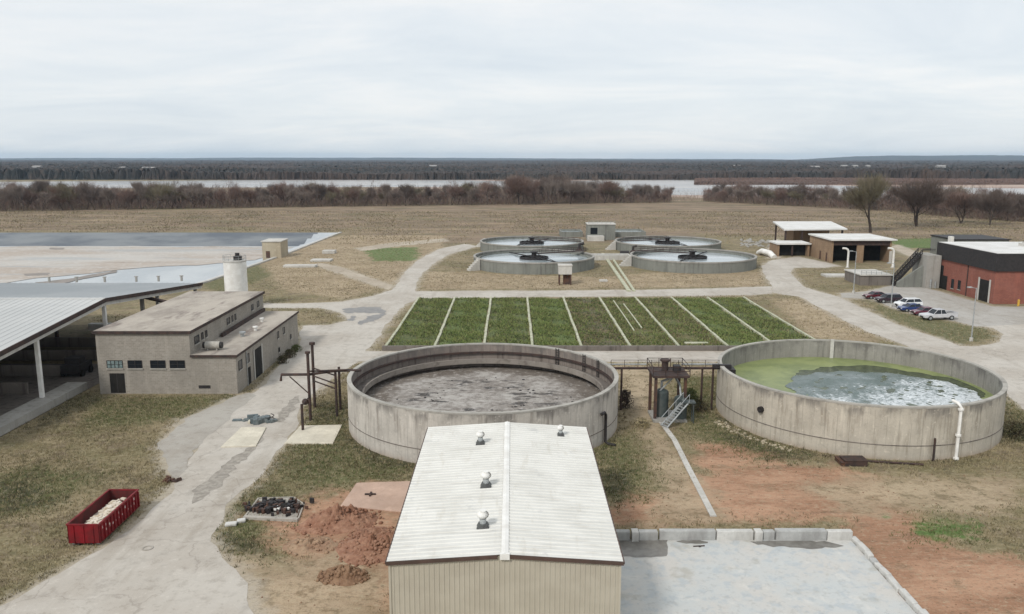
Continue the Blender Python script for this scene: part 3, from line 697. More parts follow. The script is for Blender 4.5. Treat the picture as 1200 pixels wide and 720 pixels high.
# ------------------------------------------------------------------ round tanks
def liquid_scum():
    k = NM('dried_grey_scum'); sp = k.n('ShaderNodeSeparateXYZ'); k.L(k.tc.outputs['Object'], sp.inputs[0])
    cbn = k.n('ShaderNodeCombineXYZ'); k.L(sp.outputs[0], cbn.inputs[0]); k.L(sp.outputs[1], cbn.inputs[1])
    ln = k.n('ShaderNodeVectorMath', operation='LENGTH'); k.L(cbn.outputs[0], ln.inputs[0]); r_ = ln.outputs['Value']
    n1 = k.noise(.22, 6, .62); n2 = k.noise(.8, 6, .65); n3 = k.noise(4, 4, .7); n4 = k.noise(.55, 5, .6, sc=(.55,1.5,1), loc=(4,4,0))
    c = k.mix(k.ss(n1, .38, .62), (.38,.355,.325), (.25,.225,.20)); c = k.mix(k.ss(n2, .5, .7, 0, .6), c, (.16,.135,.115))
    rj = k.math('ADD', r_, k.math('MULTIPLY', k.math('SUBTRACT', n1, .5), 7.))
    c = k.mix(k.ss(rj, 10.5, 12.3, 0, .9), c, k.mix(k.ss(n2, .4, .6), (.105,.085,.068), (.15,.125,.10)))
    ring = k.math('MULTIPLY', k.ss(k.math('ADD', r_, k.math('MULTIPLY', n2, 3.)), 4.2, 5.6), k.ss(k.math('ADD', r_, k.math('MULTIPLY', n2, 3.)), 11.2, 9.6))
    bl = k.math('MULTIPLY', ring, k.ss(n4, .555, .61))
    c = k.mix(k.math('MULTIPLY', bl, .9), c, (.04,.037,.035)); c = k.mix(k.math('MULTIPLY', ring, k.ss(k.noise(.8, 6, .7, sc=(.5,1.4,1), loc=(1,22,0)), .56, .62, 0, .85)), c, (.045,.04,.038)); n9 = k.noise(1.3, 8, .8, loc=(3,9,0)); c = k.mix(k.ss(n9, .52, .57, 0, .6), c, (.13,.11,.095)); c = k.mix(k.ss(n9, .46, .41, 0, .5), c, (.50,.47,.44))
    c = k.mix(k.ss(n3, .55, .75, 0, .35), c, (.42,.40,.38))
    k.bump(k.math('ADD', n2, n3), .6, .12); return k.out(c, .8)
m_scum = liquid_scum(); m_weir = concrete('weir_stained', (.27,.24,.21), stain=(.11,.09,.075), amt=.8, sc=(.8,.8,.8))
def algae():
    k = NM('green_algae_water'); n1 = k.noise(.25, 5, .6, dist=.8); n2 = k.noise(2, 5, .6)
    c = k.mix(k.ss(n1, .35, .65), (.25,.285,.115), (.17,.205,.085)); c = k.mix(k.ss(n2, .5, .7, 0, .3), c, (.33,.37,.16)); k.bump(n2, .1, .03); return k.out(c, .4)
m_algae = algae()
k = NM('dark_green_water_shaded'); n1 = k.noise(1.2, 5, .6); c = k.mix(k.ss(n1, .4, .65), (.035,.05,.022), (.075,.095,.04)); k.bump(n1, .3, .1); m_dkw = k.out(c, .25)
def foam():
    k = NM('churned_foaming_water'); sp = k.n('ShaderNodeSeparateXYZ'); k.L(k.tc.outputs['Object'], sp.inputs[0])
    n1 = k.noise(2.6, 8, .75, dist=.4, sc=(.8,1.2,1)); n2 = k.noise(.3, 4, .6); n3 = k.noise(6.5, 5, .7)
    core = k.ss(k.math('ADD', k.math('ADD', k.math('MULTIPLY', sp.outputs[1], -.35), k.math('MULTIPLY', sp.outputs[0], .22)), k.math('MULTIPLY', k.math('SUBTRACT', n2, .5), 9.)), -3.0, 4.5)    # whitest towards the near side
    th = k.math('ADD', n1, k.math('MULTIPLY', k.math('SUBTRACT', core, .48), .28))
    c = k.mix(k.ss(n2, .35, .65), (.135,.175,.165), (.21,.25,.25)); c = k.mix(k.ss(th, .48, .68), c, (.74,.78,.80)); c = k.mix(k.ss(n3, .5, .7, 0, .35), c, (.42,.47,.48))
    k.bump(k.math('ADD', n1, n3), .8, .2); return k.out(c, .35)
m_foam = foam()
# tank wall with vertical form lines, ring joint and dark rim stain
def tank_mat(name, c, dark):
    k = NM(name); sp = k.n('ShaderNodeSeparateXYZ'); k.L(k.tc.outputs['Object'], sp.inputs[0]); z = sp.outputs[2]
    at = k.math('ARCTAN2', sp.outputs[1], sp.outputs[0])
    cv = k.n('ShaderNodeCombineXYZ'); k.L(k.math('MULTIPLY', at, 15.6), cv.inputs[0]); k.L(z, cv.inputs[1])
    v = cv.outputs[0]
    n1 = k.noise(1.6, 6, .65, vec=v, sc=(1,.10,1)); n2 = k.noise(.3, 5, .6, vec=v); n3 = k.noise(4.5, 5, .7, vec=v); n4 = k.noise(.7, 5, .6, vec=v, sc=(.5,.35,1), loc=(8,8,0))
    n5 = k.noise(3.2, 4, .6, vec=v, sc=(1,.05,1), loc=(3,0,0))
    x = k.mix(k.ss(n2, .35, .65), c, tuple(q*.82 for q in c))
    x = k.mix(k.ss(n1, .48, .70, 0, .75), x, dark)
    x = k.mix(k.ss(n5, .55, .72, 0, .5), x, tuple(min(1, q*1.28) for q in c))
    top = k.math('MULTIPLY', k.ss(k.math('ADD', z, k.math('MULTIPLY', n1, 2.4)), 5.4, 6.6), k.ss(n4, .44, .58))
    x = k.mix(k.math('MULTIPLY', top, .75), x, (.13,.12,.11))
    bot = k.ss(k.math('ADD', z, k.math('MULTIPLY', n2, 1.6)), 1.5, .5); x = k.mix(k.math('MULTIPLY', bot, .5), x, (.30,.21,.145))     # soil splash on the foot
    x = k.mix(k.ss(n3, .5, .75, 0, .45), x, tuple(q*.55 for q in c))
    ws = k.n('ShaderNodeTexWave', wave_type='BANDS', bands_direction='X'); ws.inputs['Scale'].default_value = .27; k.L(v, ws.inputs[0])
    x = k.mix(k.math('MULTIPLY', k.ss(ws.outputs[1], .975, .995, 0, .4), k.ss(n4, .42, .55)), x, tuple(q*.45 for q in c))
    x = k.mix(k.ss(k.noise(.9, 6, .72, vec=v, loc=(5,5,0)), .55, .64, 0, .5), x, tuple(q*.62 for q in c)); x = k.mix(k.ss(k.noise(1.6, 6, .7, vec=v, loc=(15,5,0)), .58, .66, 0, .5), x, tuple(min(1,q*1.3) for q in c))
    k.bump(n3, .3, .04); return k.out(x, .92)
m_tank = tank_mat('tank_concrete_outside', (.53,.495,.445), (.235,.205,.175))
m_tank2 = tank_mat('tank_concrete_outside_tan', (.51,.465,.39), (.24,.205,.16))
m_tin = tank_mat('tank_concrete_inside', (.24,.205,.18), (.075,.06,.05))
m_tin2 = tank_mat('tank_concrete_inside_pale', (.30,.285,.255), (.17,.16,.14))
def disc(r, z, n=96, rings=1):
    mb = MB(); mb.add([(r*math.cos(2*PI*i/n), r*math.sin(2*PI*i/n), z) for i in range(n)], [tuple(range(n))]); return mb
m_coping = concrete('coping_weathered', (.42,.40,.36), stain=(.20,.185,.165), amt=.7, sc=(.8,.8,.8))
def tank(x, y, r, h, lev, label, mo, mi, mliq, liqname):
    root = empty('round_tank', (x, y, 0)); tag(root, label, 'tank', 'large open concrete tanks')
    wl = MB().revolve(0, 0, [(r,-.3),(r,h)], 160, False).revolve(0,0,[(r,h),(r-.42,h)],160,False).build('wall', mo, root)
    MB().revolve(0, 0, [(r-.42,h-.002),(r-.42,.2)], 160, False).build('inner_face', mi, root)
    # coping band, pour joint
    MB().revolve(0, 0, [(r+.03,h-.14),(r+.03,h+.03),(r-.45,h+.03),(r-.45,h-.14)], 160).build('coping', m_coping, root)
    MB().revolve(0, 0, [(r-.01,1.52),(r+.035,1.52),(r+.035,1.60),(r-.01,1.60)], 160).build('pour_joint', m_conc_d, root)
    disc(r-.4, lev).build(liqname, mliq, root)
    return root
TL = (-3.3, 92.0); TR = (40.5, 94.2)
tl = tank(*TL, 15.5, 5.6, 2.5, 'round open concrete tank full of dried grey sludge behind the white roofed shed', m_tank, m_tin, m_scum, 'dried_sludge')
MB().revolve(0, 0, [(15.08,3.55),(13.9,3.55),(13.9,3.2),(15.08,3.2)], 128).build('launder', m_conc_d, tl)
MB().revolve(0, 0, [(13.92,3.2),(13.92,3.85),(13.72,3.85),(13.72,3.2)], 128).build('weir', m_weir, tl)
MB().revolve(0, 0, [(15.08,4.55),(14.75,4.55),(14.75,4.35),(15.08,4.35)], 128).build('pipe_ring', m_rust, tl)
for a in (52, 34, 22): 
    c_, s_ = math.cos(R(a)), math.sin(R(a)); rr = 14.9; mb = MB()
    for o_ in (-.22,.22):
        mb.tube([(rr*c_-s_*o_, rr*s_+c_*o_, 2.6),(rr*c_-s_*o_, rr*s_+c_*o_, 5.75)], .05, 6)
    for q in range(9): mb.tube([(rr*c_+s_*.22, rr*s_-c_*.22, 2.9+q*.33),(rr*c_-s_*.22, rr*s_+c_*.22, 2.9+q*.33)], .035, 5)
    mb.build('ladder', m_black, tl)
rs_ = random.Random(9)
lump = MB()
for q in range(110):
    a = rs_.uniform(0, 2*PI); rr = rs_.uniform(4.5, 9.5); s_ = rs_.uniform(.06,.2)
    if math.sin(a*3+rr) > -.2: lump.sphere(rr*math.cos(a)*1.1, rr*math.sin(a), 2.5, s_, 6, 4, .6)
lump.build('sludge_clod', m_black, tl)['kind'] = 'stuff'
# hooked overflow pipe on the outside, right
a = -20; c_, s_ = math.cos(R(a-13)), math.sin(R(a-13)); r0 = 15.5
c_, s_ = math.cos(R(-33)), math.sin(R(-33))
tx, ty = -s_, c_
hp = [(15.75*c_-tx*.9, 15.75*s_-ty*.9, 3.55), (15.8*c_-tx*.3, 15.8*s_-ty*.3, 3.6), (15.8*c_, 15.8*s_, 3.3), (15.8*c_, 15.8*s_, .3), (16.1*c_, 16.1*s_, .12), (17.0*c_, 17.0*s_, .12)]
MB().tube(hp, .16, 10).build('overflow_pipe', m_black, tl)

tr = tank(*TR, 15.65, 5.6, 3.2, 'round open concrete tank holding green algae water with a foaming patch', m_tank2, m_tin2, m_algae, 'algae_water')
def blob(cx, cy, rx, ry, amp, freq, seed, n=140, lim=15.1):
    out = []
    for i in range(n):
        a = 2*PI*i/n; q = 1+amp*mnoise.fractal(Vector((math.cos(a)*freq, math.sin(a)*freq, seed)), .9, 2, 4)
        x_, y_ = cx+rx*q*math.cos(a), cy+ry*q*math.sin(a); d = math.hypot(x_, y_)
        if d > lim: x_, y_ = x_*lim/d, y_*lim/d
        out.append((x_, y_))
    return out
sheet('shaded_dark_water', blob(4.0,.3,10.6,9.8,.16,2.2,3, lim=14.6), 3.215, m_dkw, tr)  # dark water layer, with the green shadow towards the far rim painted in
fo = blob(2.6,-3.1,10.4,10.9,.12,2.6,8, lim=15.0)
# churned surface as a real bumpy mesh inside the blob
gx = np.arange(-15.2, 15.3, .16); XX, YY = np.meshgrid(gx, gx); S_ = sdf(fo, XX, YY)
fr = np.random.default_rng(77); ZZ = np.zeros(XX.shape)
for _ in range(26):
    kx, ky = fr.normal(0, 3.4, 2); ZZ += fr.uniform(.3,1)*np.sin(kx*XX+ky*YY+fr.uniform(0,6.3))
ZZ = 3.25+.028*ZZ*np.clip(S_/2, 0, 1)+.05*np.clip(S_/2,0,1)
V = np.stack([XX,YY,ZZ], -1).reshape(-1,3); nc = len(gx); q = np.arange(nc-1)[:,None]*nc+np.arange(nc-1)[None,:]
Fq = np.stack([q,q+1,q+nc+1,q+nc], -1).reshape(-1,4); c3 = S_.ravel()[Fq].mean(1); Fq = Fq[c3 > 0]
npmesh('foaming_water', V, Fq, m_foam, tr, True)
# stand pipe down the near wall, dark pipe, inlet box, inner riser
a = R(-74); c_, s_ = math.cos(a), math.sin(a)
sp_ = MB().tube([(16.0*c_,16.0*s_,.0),(16.0*c_,16.0*s_,5.5),(15.6*c_,15.6*s_,5.85),(14.9*c_,14.9*s_,5.9)], .17, 10)
for z_ in (.15, 2.6, 5.3): sp_.cyl(16.0*c_, 16.0*s_, z_-.09, z_+.09, .28, 12)
sp_.build('standpipe', m_white, tr)
a = R(-83); c_, s_ = math.cos(a), math.sin(a)
MB().tube([(15.85*c_,15.85*s_,0),(15.85*c_,15.85*s_,2.4)], .11, 8).build('drain_pipe', m_rust, tr)
a = R(176); c_, s_ = math.cos(a), math.sin(a)
MB().obox((14.6*c_,14.6*s_), c_, s_, 1.4, 1.6, 3.3, 5.3).obox((15.4*c_,15.4*s_), c_, s_, 2.2, .5, 5.3, 5.75).build('inlet_box', m_black, tr)
a = R(78); c_, s_ = math.cos(a), math.sin(a)
MB().obox((15.05*c_,15.05*s_), c_, s_, .35, .45, 3.1, 5.75).build('inner_riser', m_conc_l, tr)
a = R(212); c_, s_ = math.cos(a), math.sin(a)
MB().tube([(15.3*c_,15.3*s_,3.1),(16.0*c_,16.0*s_,3.1)], .34, 12).build('pipe_stub', m_black, tr)

# ------------------------------------------------------------------ clarifiers
k = NM('clarifier_water'); n1 = k.noise(.15, 5, .6, sc=(.4,1.3,1)); n2 = k.noise(1.5, 4, .6); c = k.mix(k.ss(n1, .4, .62), (.42,.46,.48), (.30,.35,.37)); k.bump(n2, .05, .02); m_cw = k.out(c, .12)
m_cw.node_tree.nodes['Principled BSDF'].inputs['Specular IOR Level'].default_value = .6
def clarifier(x, y, r, h, label, ang, dark=.5):
    root = empty('clarifier', (x, y, 0)); tag(root, label, 'tank', 'round settling tanks')
    MB().revolve(0,0,[(r,-.3),(r,h),(r-.4,h),(r-.4,.2)],128,False).build('wall', m_conc_clar, root)
    MB().revolve(0,0,[(r+.12,h-.3),(r+.12,h+.05),(r-.5,h+.05),(r-.5,h-.3)],128).build('coping', m_conc_g, root)
    MB().revolve(0,0,[(r-.4,h-.75),(r-1.6,h-.75),(r-1.6,h-.45),(r-1.75,h-.45),(r-1.75,h-1.2)],128,False).build('launder', m_conc_clar, root)
    disc(r-1.7, h-.9).build('water', m_cw, root)
    MB().revolve(0,0,[(4.1,h-1.1),(4.1,h-.35),(3.9,h-.35),(3.9,h-1.1)],48).build('centre_well', m_black, root)
    disc(3.9, h-.82, 48).build('centre_pool', m_void, root)
    MB().cyl(0,0,h-1,h+.8,.7,16).cyl(0,0,h+.8,h+1.1,1.1,16).build('drive_unit', m_black, root)
    br = MB(); ux, uy = math.cos(R(ang)), math.sin(R(ang)); vx, vy = -uy, ux
    br.obox((ux*r/2, uy*r/2), ux, uy, r, 1.3, h+.35, h+.55)
    bridge = br.build('bridge', m_rust, root); rl = MB()
    for s_ in (-.62,.62):
        for z_ in (1.05,1.55): rl.tube([(vx*s_,vy*s_,h+z_),(ux*r+vx*s_,uy*r+vy*s_,h+z_)], .05, 6)
        for q in range(9): rl.tube([(ux*r*q/8+vx*s_,uy*r*q/8+vy*s_,h+.5),(ux*r*q/8+vx*s_,uy*r*q/8+vy*s_,h+1.55)], .05, 6)
    rl.build('railing', m_rust, bridge)
    arm = MB()
    for s_ in (-1, 1):
        arm.tube([(0,0,h-.5),(vx*s_*(r-2.2),vy*s_*(r-2.2),h-.6)], .16, 6)
        arm.tube([(0,0,h+.8),(vx*s_*(r-5),vy*s_*(r-5),h-.5)], .09, 6)
    arm.build('skimmer_arm', m_black, root)
    sa = R(ang+180 if x < 30 else 185); ux, uy = math.cos(sa), math.sin(sa); stp = MB()
    for q in range(6): stp.obox((ux*(r+.5+q*.55), uy*(r+.5+q*.55)), ux, uy, .55, 1.6, -.1, h-q*.5)
    stp.build('access_steps', m_conc_l, root)
    return root
clarifier(6.2, 230.2, 17, 3.1, 'round settling tank at the near left of the group of four', 28)
clarifier(51.5, 232.5, 17.6, 3.0, 'round settling tank at the near right of the group of four', 152)
clarifier(6.6, 273.5, 17.2, 3.0, 'round settling tank at the back left of the group, partly behind the near one', 335)
clarifier(52.2, 274.5, 17.5, 2.9, 'round settling tank at the back right of the group, partly behind the near one', 200)
# splitter house in the middle + small channels
r_, og = simple_house('control_house', 28.3, 38.6, 306, 314, 5.7, m_conc_clar, m_conc_l, 'small grey flat roofed control house standing behind the four settling tanks')
MB().box(29.3,31.9,305.93,306,2.2,4.6).build('window', m_glass, r_, og)
mb = MB()
for z_ in (6.4, 7.0):
    mb.tube([(28.5,306.2,z_),(38.4,306.2,z_)], .05, 6)
for q in range(7): mb.tube([(28.5+q*1.65,306.2,6),(28.5+q*1.65,306.2,7)], .05, 6)
mb.build('roof_railing', m_galv, r_, og)
MB().box(28,34,301.5,305.9,-.2,1.8).build('porch', m_conc_l, r_, og)
for (x0,x1,y0,y1,h,lab) in [(19,27.5,318,330,2.0,'low grey rectangular basin left of the control house'), (40,52,318,332,2.0,'low grey rectangular basin right of the control house'), (23,35.5,244,249,1.5,'low pale concrete channel box between the four settling tanks')]:
    cx, cy = (x0+x1)/2, (y0+y1)/2; root = empty('channel_basin', (cx,cy,0)); tag(root, lab, 'basin'); og = (cx,cy,0)
    MB().box(x0,x1,y0,y0+.4,-.2,h).box(x0,x1,y1-.4,y1,-.2,h).box(x0,x0+.4,y0+.402,y1-.402,-.2,h).box(x1-.4,x1,y0+.402,y1-.402,-.2,h).build('wall', m_conc_clar if x0 != 23 else m_conc_l, root, og)
    MB().box(x0+.4,x1-.4,y0+.4,y1-.4,0,h-.6).build('water', m_cw, root, og)
for i, (a, b) in enumerate([((706.5,298),(737,342)), ((716,301),(743,342))]):
    (x0,y0),(x1,y1) = P(*a), P(*b); L_ = math.hypot(x1-x0,y1-y0)
    tag(MB().obox(((x0+x1)/2,(y0+y1)/2), (x1-x0)/L_, (y1-y0)/L_, L_, .85 if i == 0 else .6, -.1, .35).build('pipe_casing', m_curb, None, ((x0+x1)/2,(y0+y1)/2,0)), ['long pale duct from the settling tanks to the grass beds, wider left one','long pale duct from the settling tanks to the grass beds, thinner right one'][i], 'duct')
# valve tower before the left clarifier
root = empty('valve_tower', (12.8,196.5,0)); tag(root, 'small two-level tower, white above brown, in front of the near left settling tank', 'tower'); og = (12.8,196.5,0)
MB().box(11.2,14.4,195,198,2.6,4.6).build('upper_box', m_conc_l, root, og)
MB().box(11.1,14.5,194.9,198.1,4.6,4.85).build('roof', m_conc_l, root, og)
mb = MB()
for a, b in ((11.3,195.1),(14.0,195.1),(11.3,197.6),(14.0,197.6)): mb.box(a,a+.3,b,b+.3,-.1,2.6)
mb.box(12.4,14.0,196,197.4,-.1,2.4).build('lower_frame', m_brownst, root, og)
x_, y_ = P(707,330); tag(MB().box(x_-1,x_+1,y_-.7,y_+.7,-.1,.4).build('manhole_slab', m_conc_l, None, (x_,y_,0), bevel=.05), 'small pale concrete slab on the brown ground beside the duct', 'slab')
# dark pump sets on the clarifier rims
def pumpset(x, y, z, label, s=1.0):
    root = empty('pump_set', (x,y,z)); tag(root, label, 'pump', 'dark pump sets by the settling tanks')
    MB().box(-2*s,2*s,-.8*s,.8*s,0,.3*s).build('base', m_black, root)
    MB().tube([(-1.7*s,0,.95*s),(.2*s,0,.95*s)], .6*s, 12).build('motor', m_black, root)
    MB().sphere(1.1*s,0,1.0*s,.75*s,12,8).build('pump', m_rust, root)
    MB().tube([(1.1*s,0,1.5*s),(1.1*s,0,2.4*s),(1.9*s,0,2.6*s)], .25*s, 8).build('riser', m_black, root)
pumpset(18.5, 248.3, 0, 'dark pump set between the two left settling tanks', 1.8)
pumpset(35.6, 250.5, 0, 'dark pump set at the left rim of the near right settling tank', 1.4)
# rocks / rubble right of the clarifiers
rub = MB(); rr_ = random.Random(3)
for _ in range(60):
    x_, y_ = P(rr_.uniform(868,905), rr_.uniform(281,290)); rub.sphere(x_, y_, .1, rr_.uniform(.3,.9), 6, 4, .6)
tag(rub.build('rubble', m_conc_g), 'strip of pale broken rubble right of the back settling tanks', 'rubble', kind='stuff')

# ------------------------------------------------------------------ left brick building
def brick_mat(name, a, b, mort, bw=.4, rh=.2, rot=False):
    k = NM(name); mpn = k.n('ShaderNodeMapping'); sp = k.n('ShaderNodeSeparateXYZ'); k.L(k.tc.outputs['Object'], sp.inputs[0])
    cv = k.n('ShaderNodeCombineXYZ'); k.L(k.math('ADD', sp.outputs[0], sp.outputs[1]), cv.inputs[0]); k.L(sp.outputs[2], cv.inputs[1])
    br = k.n('ShaderNodeTexBrick'); k.L(cv.outputs[0], br.inputs[0]); br.inputs['Color1'].default_value = (*a,1); br.inputs['Color2'].default_value = (*b,1); br.inputs['Mortar'].default_value = (*mort,1)
    br.inputs['Scale'].default_value = 1; br.inputs['Brick Width'].default_value = bw; br.inputs['Row Height'].default_value = rh; br.inputs['Mortar Size'].default_value = .012
    n1 = k.noise(.35, 5, .6); n2 = k.noise(3, 4, .65); n3 = k.noise(1.2, 5, .6, sc=(1,1,.12))
    c = k.mix(k.ss(n1, .38, .64, 0, .45), br.outputs[0], tuple(v*.7 for v in a)); c = k.mix(k.ss(n2, .5, .72, 0, .3), c, tuple(v*.5 for v in b)); c = k.mix(k.ss(n3, .52, .7, 0, .35), c, tuple(min(1,v*1.3) for v in a))
    return k.out(c, .9)
m_tanb = brick_mat('tan_brick', (.32,.29,.25), (.265,.235,.20), (.38,.36,.32), .5, .22)
m_redb = brick_mat('red_brick', (.27,.095,.068), (.215,.075,.055), (.25,.15,.12), .45, .16)
m_brnb = brick_mat('brown_brick', (.30,.20,.125), (.24,.16,.10), (.30,.24,.17), .5, .2)
k = NM('gravel_roof'); n1 = k.noise(.18, 6, .65, sc=(1,.5,1)); n2 = k.noise(.8, 5, .6); n3 = k.noise(5, 4, .7)
c = k.mix(k.ss(n1, .38, .64), (.43,.385,.33), (.29,.255,.22)); c = k.mix(k.ss(k.noise(.3, 6, .6, sc=(1.5,.35,1), loc=(6,2,0)), .54, .68, 0, .75), c, (.15,.12,.11)); c = k.mix(k.ss(n2, .5, .7, 0, .4), c, (.50,.46,.40)); c = k.mix(k.ss(n3, .55, .75, 0, .35), c, (.16,.14,.12)); m_groof = k.out(c, .95)
bx0, bx1, by0, by1, bh = -53.3, -41.3, 102.4, 134.0, 8.1
ax1, ah = -35.5, 5.0
root = empty('brick_building', (-45,118,0)); tag(root, 'tan brick building with flat gravel roof and lower side annex, left of the road', 'building'); og = (-45,118,0)
MB().box(bx0,bx1,by0,by1,-.3,bh).build('main_wall', m_tanb, root, og)
MB().box(bx1+.003,ax1,by0+.003,by1-1,-.3,ah).build('annex_wall', m_tanb, root, og)
rf_ = MB().box(bx0-.25,bx1+.25,by0-.25,by1+.25,bh,bh+.22).build('roof', m_groof, root, og)
MB().box(bx0-.28,bx1+.28,by0-.29,by0-.252,bh-.12,bh+.27).box(bx1+.252,bx1+.29,by0-.25,by1+.2,bh-.12,bh+.27).build('edge_flashing', m_rust, rf_, (0,0,0)).location = (45,-118,0)
rf2 = MB().box(bx1+.006,ax1+.2,by0-.2,by1-.8,ah,ah+.18).build('annex_roof', m_groof, root, og)
MB().box(bx1+.006,ax1+.24,by0-.24,by0-.202,ah-.1,ah+.22).box(ax1+.202,ax1+.24,by0-.2,by1-.8,ah-.1,ah+.22).build('edge_flashing', m_rust, rf2, og)
MB().box(bx1+.26,bx1+.50,113,133.2,ah+.181,ah+.75).build('roof_duct', m_rust, root, og)
m_lint = simple('concrete_sill', (.42,.40,.36), (.34,.32,.28), 2, .9)
def window_front(x0, x1, z0, z1, y, parent, og, name='window', mat=m_glass, mull=2):
    f = MB().box(x0,x1,y-.02,y+.01,z0,z1).build(name, mat, parent, og)
    fm = MB()
    t = .06
    for q in range(mull+1): xx = x0+(x1-x0)*q/mull; fm.box(xx-t/2,xx+t/2,y-.06,y-.021,z0,z1)
    fm.box(x0,x1,y-.055,y-.022,z0-t/2,z0+t/2).box(x0,x1,y-.055,y-.022,z1-t/2,z1+t/2).box(x0,x1,y-.05,y-.023,(z0+z1)/2-.02,(z0+z1)/2+.02)
    fm.build('frame', m_black, f)
    MB().box(x0-.1,x1+.1,y-.14,y-.001,z0-.16,z0-.03).build('sill', m_lint, f)
    for ch in f.children: 
        for v in ch.data.vertices: v.co.x -= og[0]; v.co.y -= og[1]; v.co.z -= og[2]
    return f
def window_side(y0, y1, z0, z1, x, parent, og, name='window', mat=m_glass, sgn=1, mull=2):
    f = MB().box(min(x-.01*sgn,x+.02*sgn),max(x-.01*sgn,x+.02*sgn),y0,y1,z0,z1).build(name, mat, parent, og)
    fm = MB()
    a, b = sorted((x+.021*sgn, x+.06*sgn))
    for q in range(mull+1): yy = y0+(y1-y0)*q/mull; fm.box(a,b,yy-.03,yy+.03,z0,z1)
    fm.box(a,b-.003,y0,y1,z0-.03,z0+.03).box(a,b-.003,y0,y1,z1-.03,z1+.03)
    fm.build('frame', m_black, f, og)
    a, b = sorted((x+.001*sgn, x+.14*sgn)); MB().box(a,b,y0-.1,y1+.1,z0-.16,z0-.03).build('sill', m_lint, f, og)
    return f
for x0,x1 in ((-49.4,-47.6),(-46.5,-44.6),(-44.0,-42.1)): window_front(x0,x1,3.45,4.45,by0,root,og)
m_gblk = simple('glass_block', (.22,.28,.28), (.12,.16,.16), 2.5, .3)
window_front(-52.1,-50.1,3.45,4.45,by0,root,og,'glass_block_window',m_gblk,4)
dr_ = MB().box(-51.9,-50.0,by0-.05,by0+.01,.15,2.75).build('door', m_void, root, og); MB().box(-51.0,-50.9,by0-.08,by0-.051,.15,2.75).build('door_post', m_black, dr_, og)
MB().box(-40.5,-39.0,by0-.04,by0+.02,.75,1.15).build('vent_grille', m_black, root, og)
for y0,y1,z0,z1 in ((104,105.6,6.2,7.2),(106.4,107.1,6.3,7.2),(107.8,108.5,6.3,7.2),(116.3,117.6,6.3,7.2),(118.4,119.0,6.3,7.2),(119.7,120.3,6.3,7.2),(127.6,128.6,6.3,7.2),(130.6,131.6,6.3,7.2)): window_side(y0,y1,z0,z1,bx1,root,og,mull=1)
for y0,y1,z0,z1 in ((103.2,104.6,2.9,4.1),(106.4,107.6,3.0,4.2),(121,121.9,3.2,4.2),(124.2,125.1,3.2,4.2),(121.3,121.9,1.0,1.7),(128,128.7,1.6,2.3)): window_side(y0,y1,z0,z1,ax1,root,og,mull=1)
MB().box(ax1-.01,ax1+.04,106.9,107.9,0,2.3).build('door', m_void, root, og)
MB().box(ax1-.01,ax1+.05,109.6,112.9,0,4.0).build('loading_door', m_void, root, og)
MB().box(ax1+.05,ax1+.14,109.3,109.6,0,4.2).box(ax1+.05,ax1+.14,112.9,113.2,0,4.2).build('door_jamb', m_conc_l, root, og)
MB().tube([(ax1+.12,112.9-6.6,0),(ax1+.12,106.3,ah-.1)], .06, 6).build('downpipe', m_galv, root, og)
# things standing on the roofs
t_ = empty('roof_tank', (-39.4,105.3,ah+.18)); t_.scale = (.85,.85,.85); tag(t_, 'white horizontal tank with dark ends lying on the annex roof', 'tank')
MB().tube([(-1.1,0,.75),(1.1,0,.75)], .6, 16).build('shell', m_lint, t_); MB().tube([(-1.5,0,.75),(-1.12,0,.75)], .5, 14).tube([(1.12,0,.75),(1.45,0,.75)], .5, 14).build('end_cap', m_black, t_)
MB().box(-.8,-.6,-.5,.5,0,.3).box(.6,.8,-.5,.5,0,.3).build('saddle', m_conc_g, t_)
for i, (x_, y_, s_, lb) in enumerate([(-38.2,113.5,.55,'nearest'), (-37.6,117.5,.45,'middle'), (-38.6,124,.4,'farthest')]):
    o = MB().cyl(x_,y_,ah+.18,ah+.5+s_*.3,s_*.5,12).cyl(x_,y_,ah+.5+s_*.3,ah+.7+s_*.3,s_*.85,12).build('roof_vent', m_white if i else m_galv, None, (x_,y_,ah+.18)); tag(o, f'small round capped vent on the annex roof, {lb} of the three', 'vent', 'vents on the annex roof')
# weeds strip + loose junk by the annex are planted further down

# white silo
root = empty('silo', (-56.2,165,0)); tag(root, 'tall white cylindrical silo rising behind the tan brick building', 'silo')
MB().cyl(0,0,-.2,9.5,2.25,40).build('shell', m_white, root)
MB().cyl(0,0,9.5,9.75,2.35,40).build('roof', m_conc_l, root)
MB().box(-.1,1.3,-.5,.7,9.75,10.6).cyl(.6,0,10.6,11.2,.45,12).build('vent_head', m_black, root)
mb = MB()
for q in range(14): a = 2*PI*q/14; mb.tube([(2.25*math.cos(a),2.25*math.sin(a),9.7),(2.25*math.cos(a),2.25*math.sin(a),10.75)], .035, 5)
for z_ in (10.2,10.75): mb.tube([(2.25*math.cos(2*PI*q/28),2.25*math.sin(2*PI*q/28),z_) for q in range(29)], .035, 5)
mb.build('railing', m_galv, root)

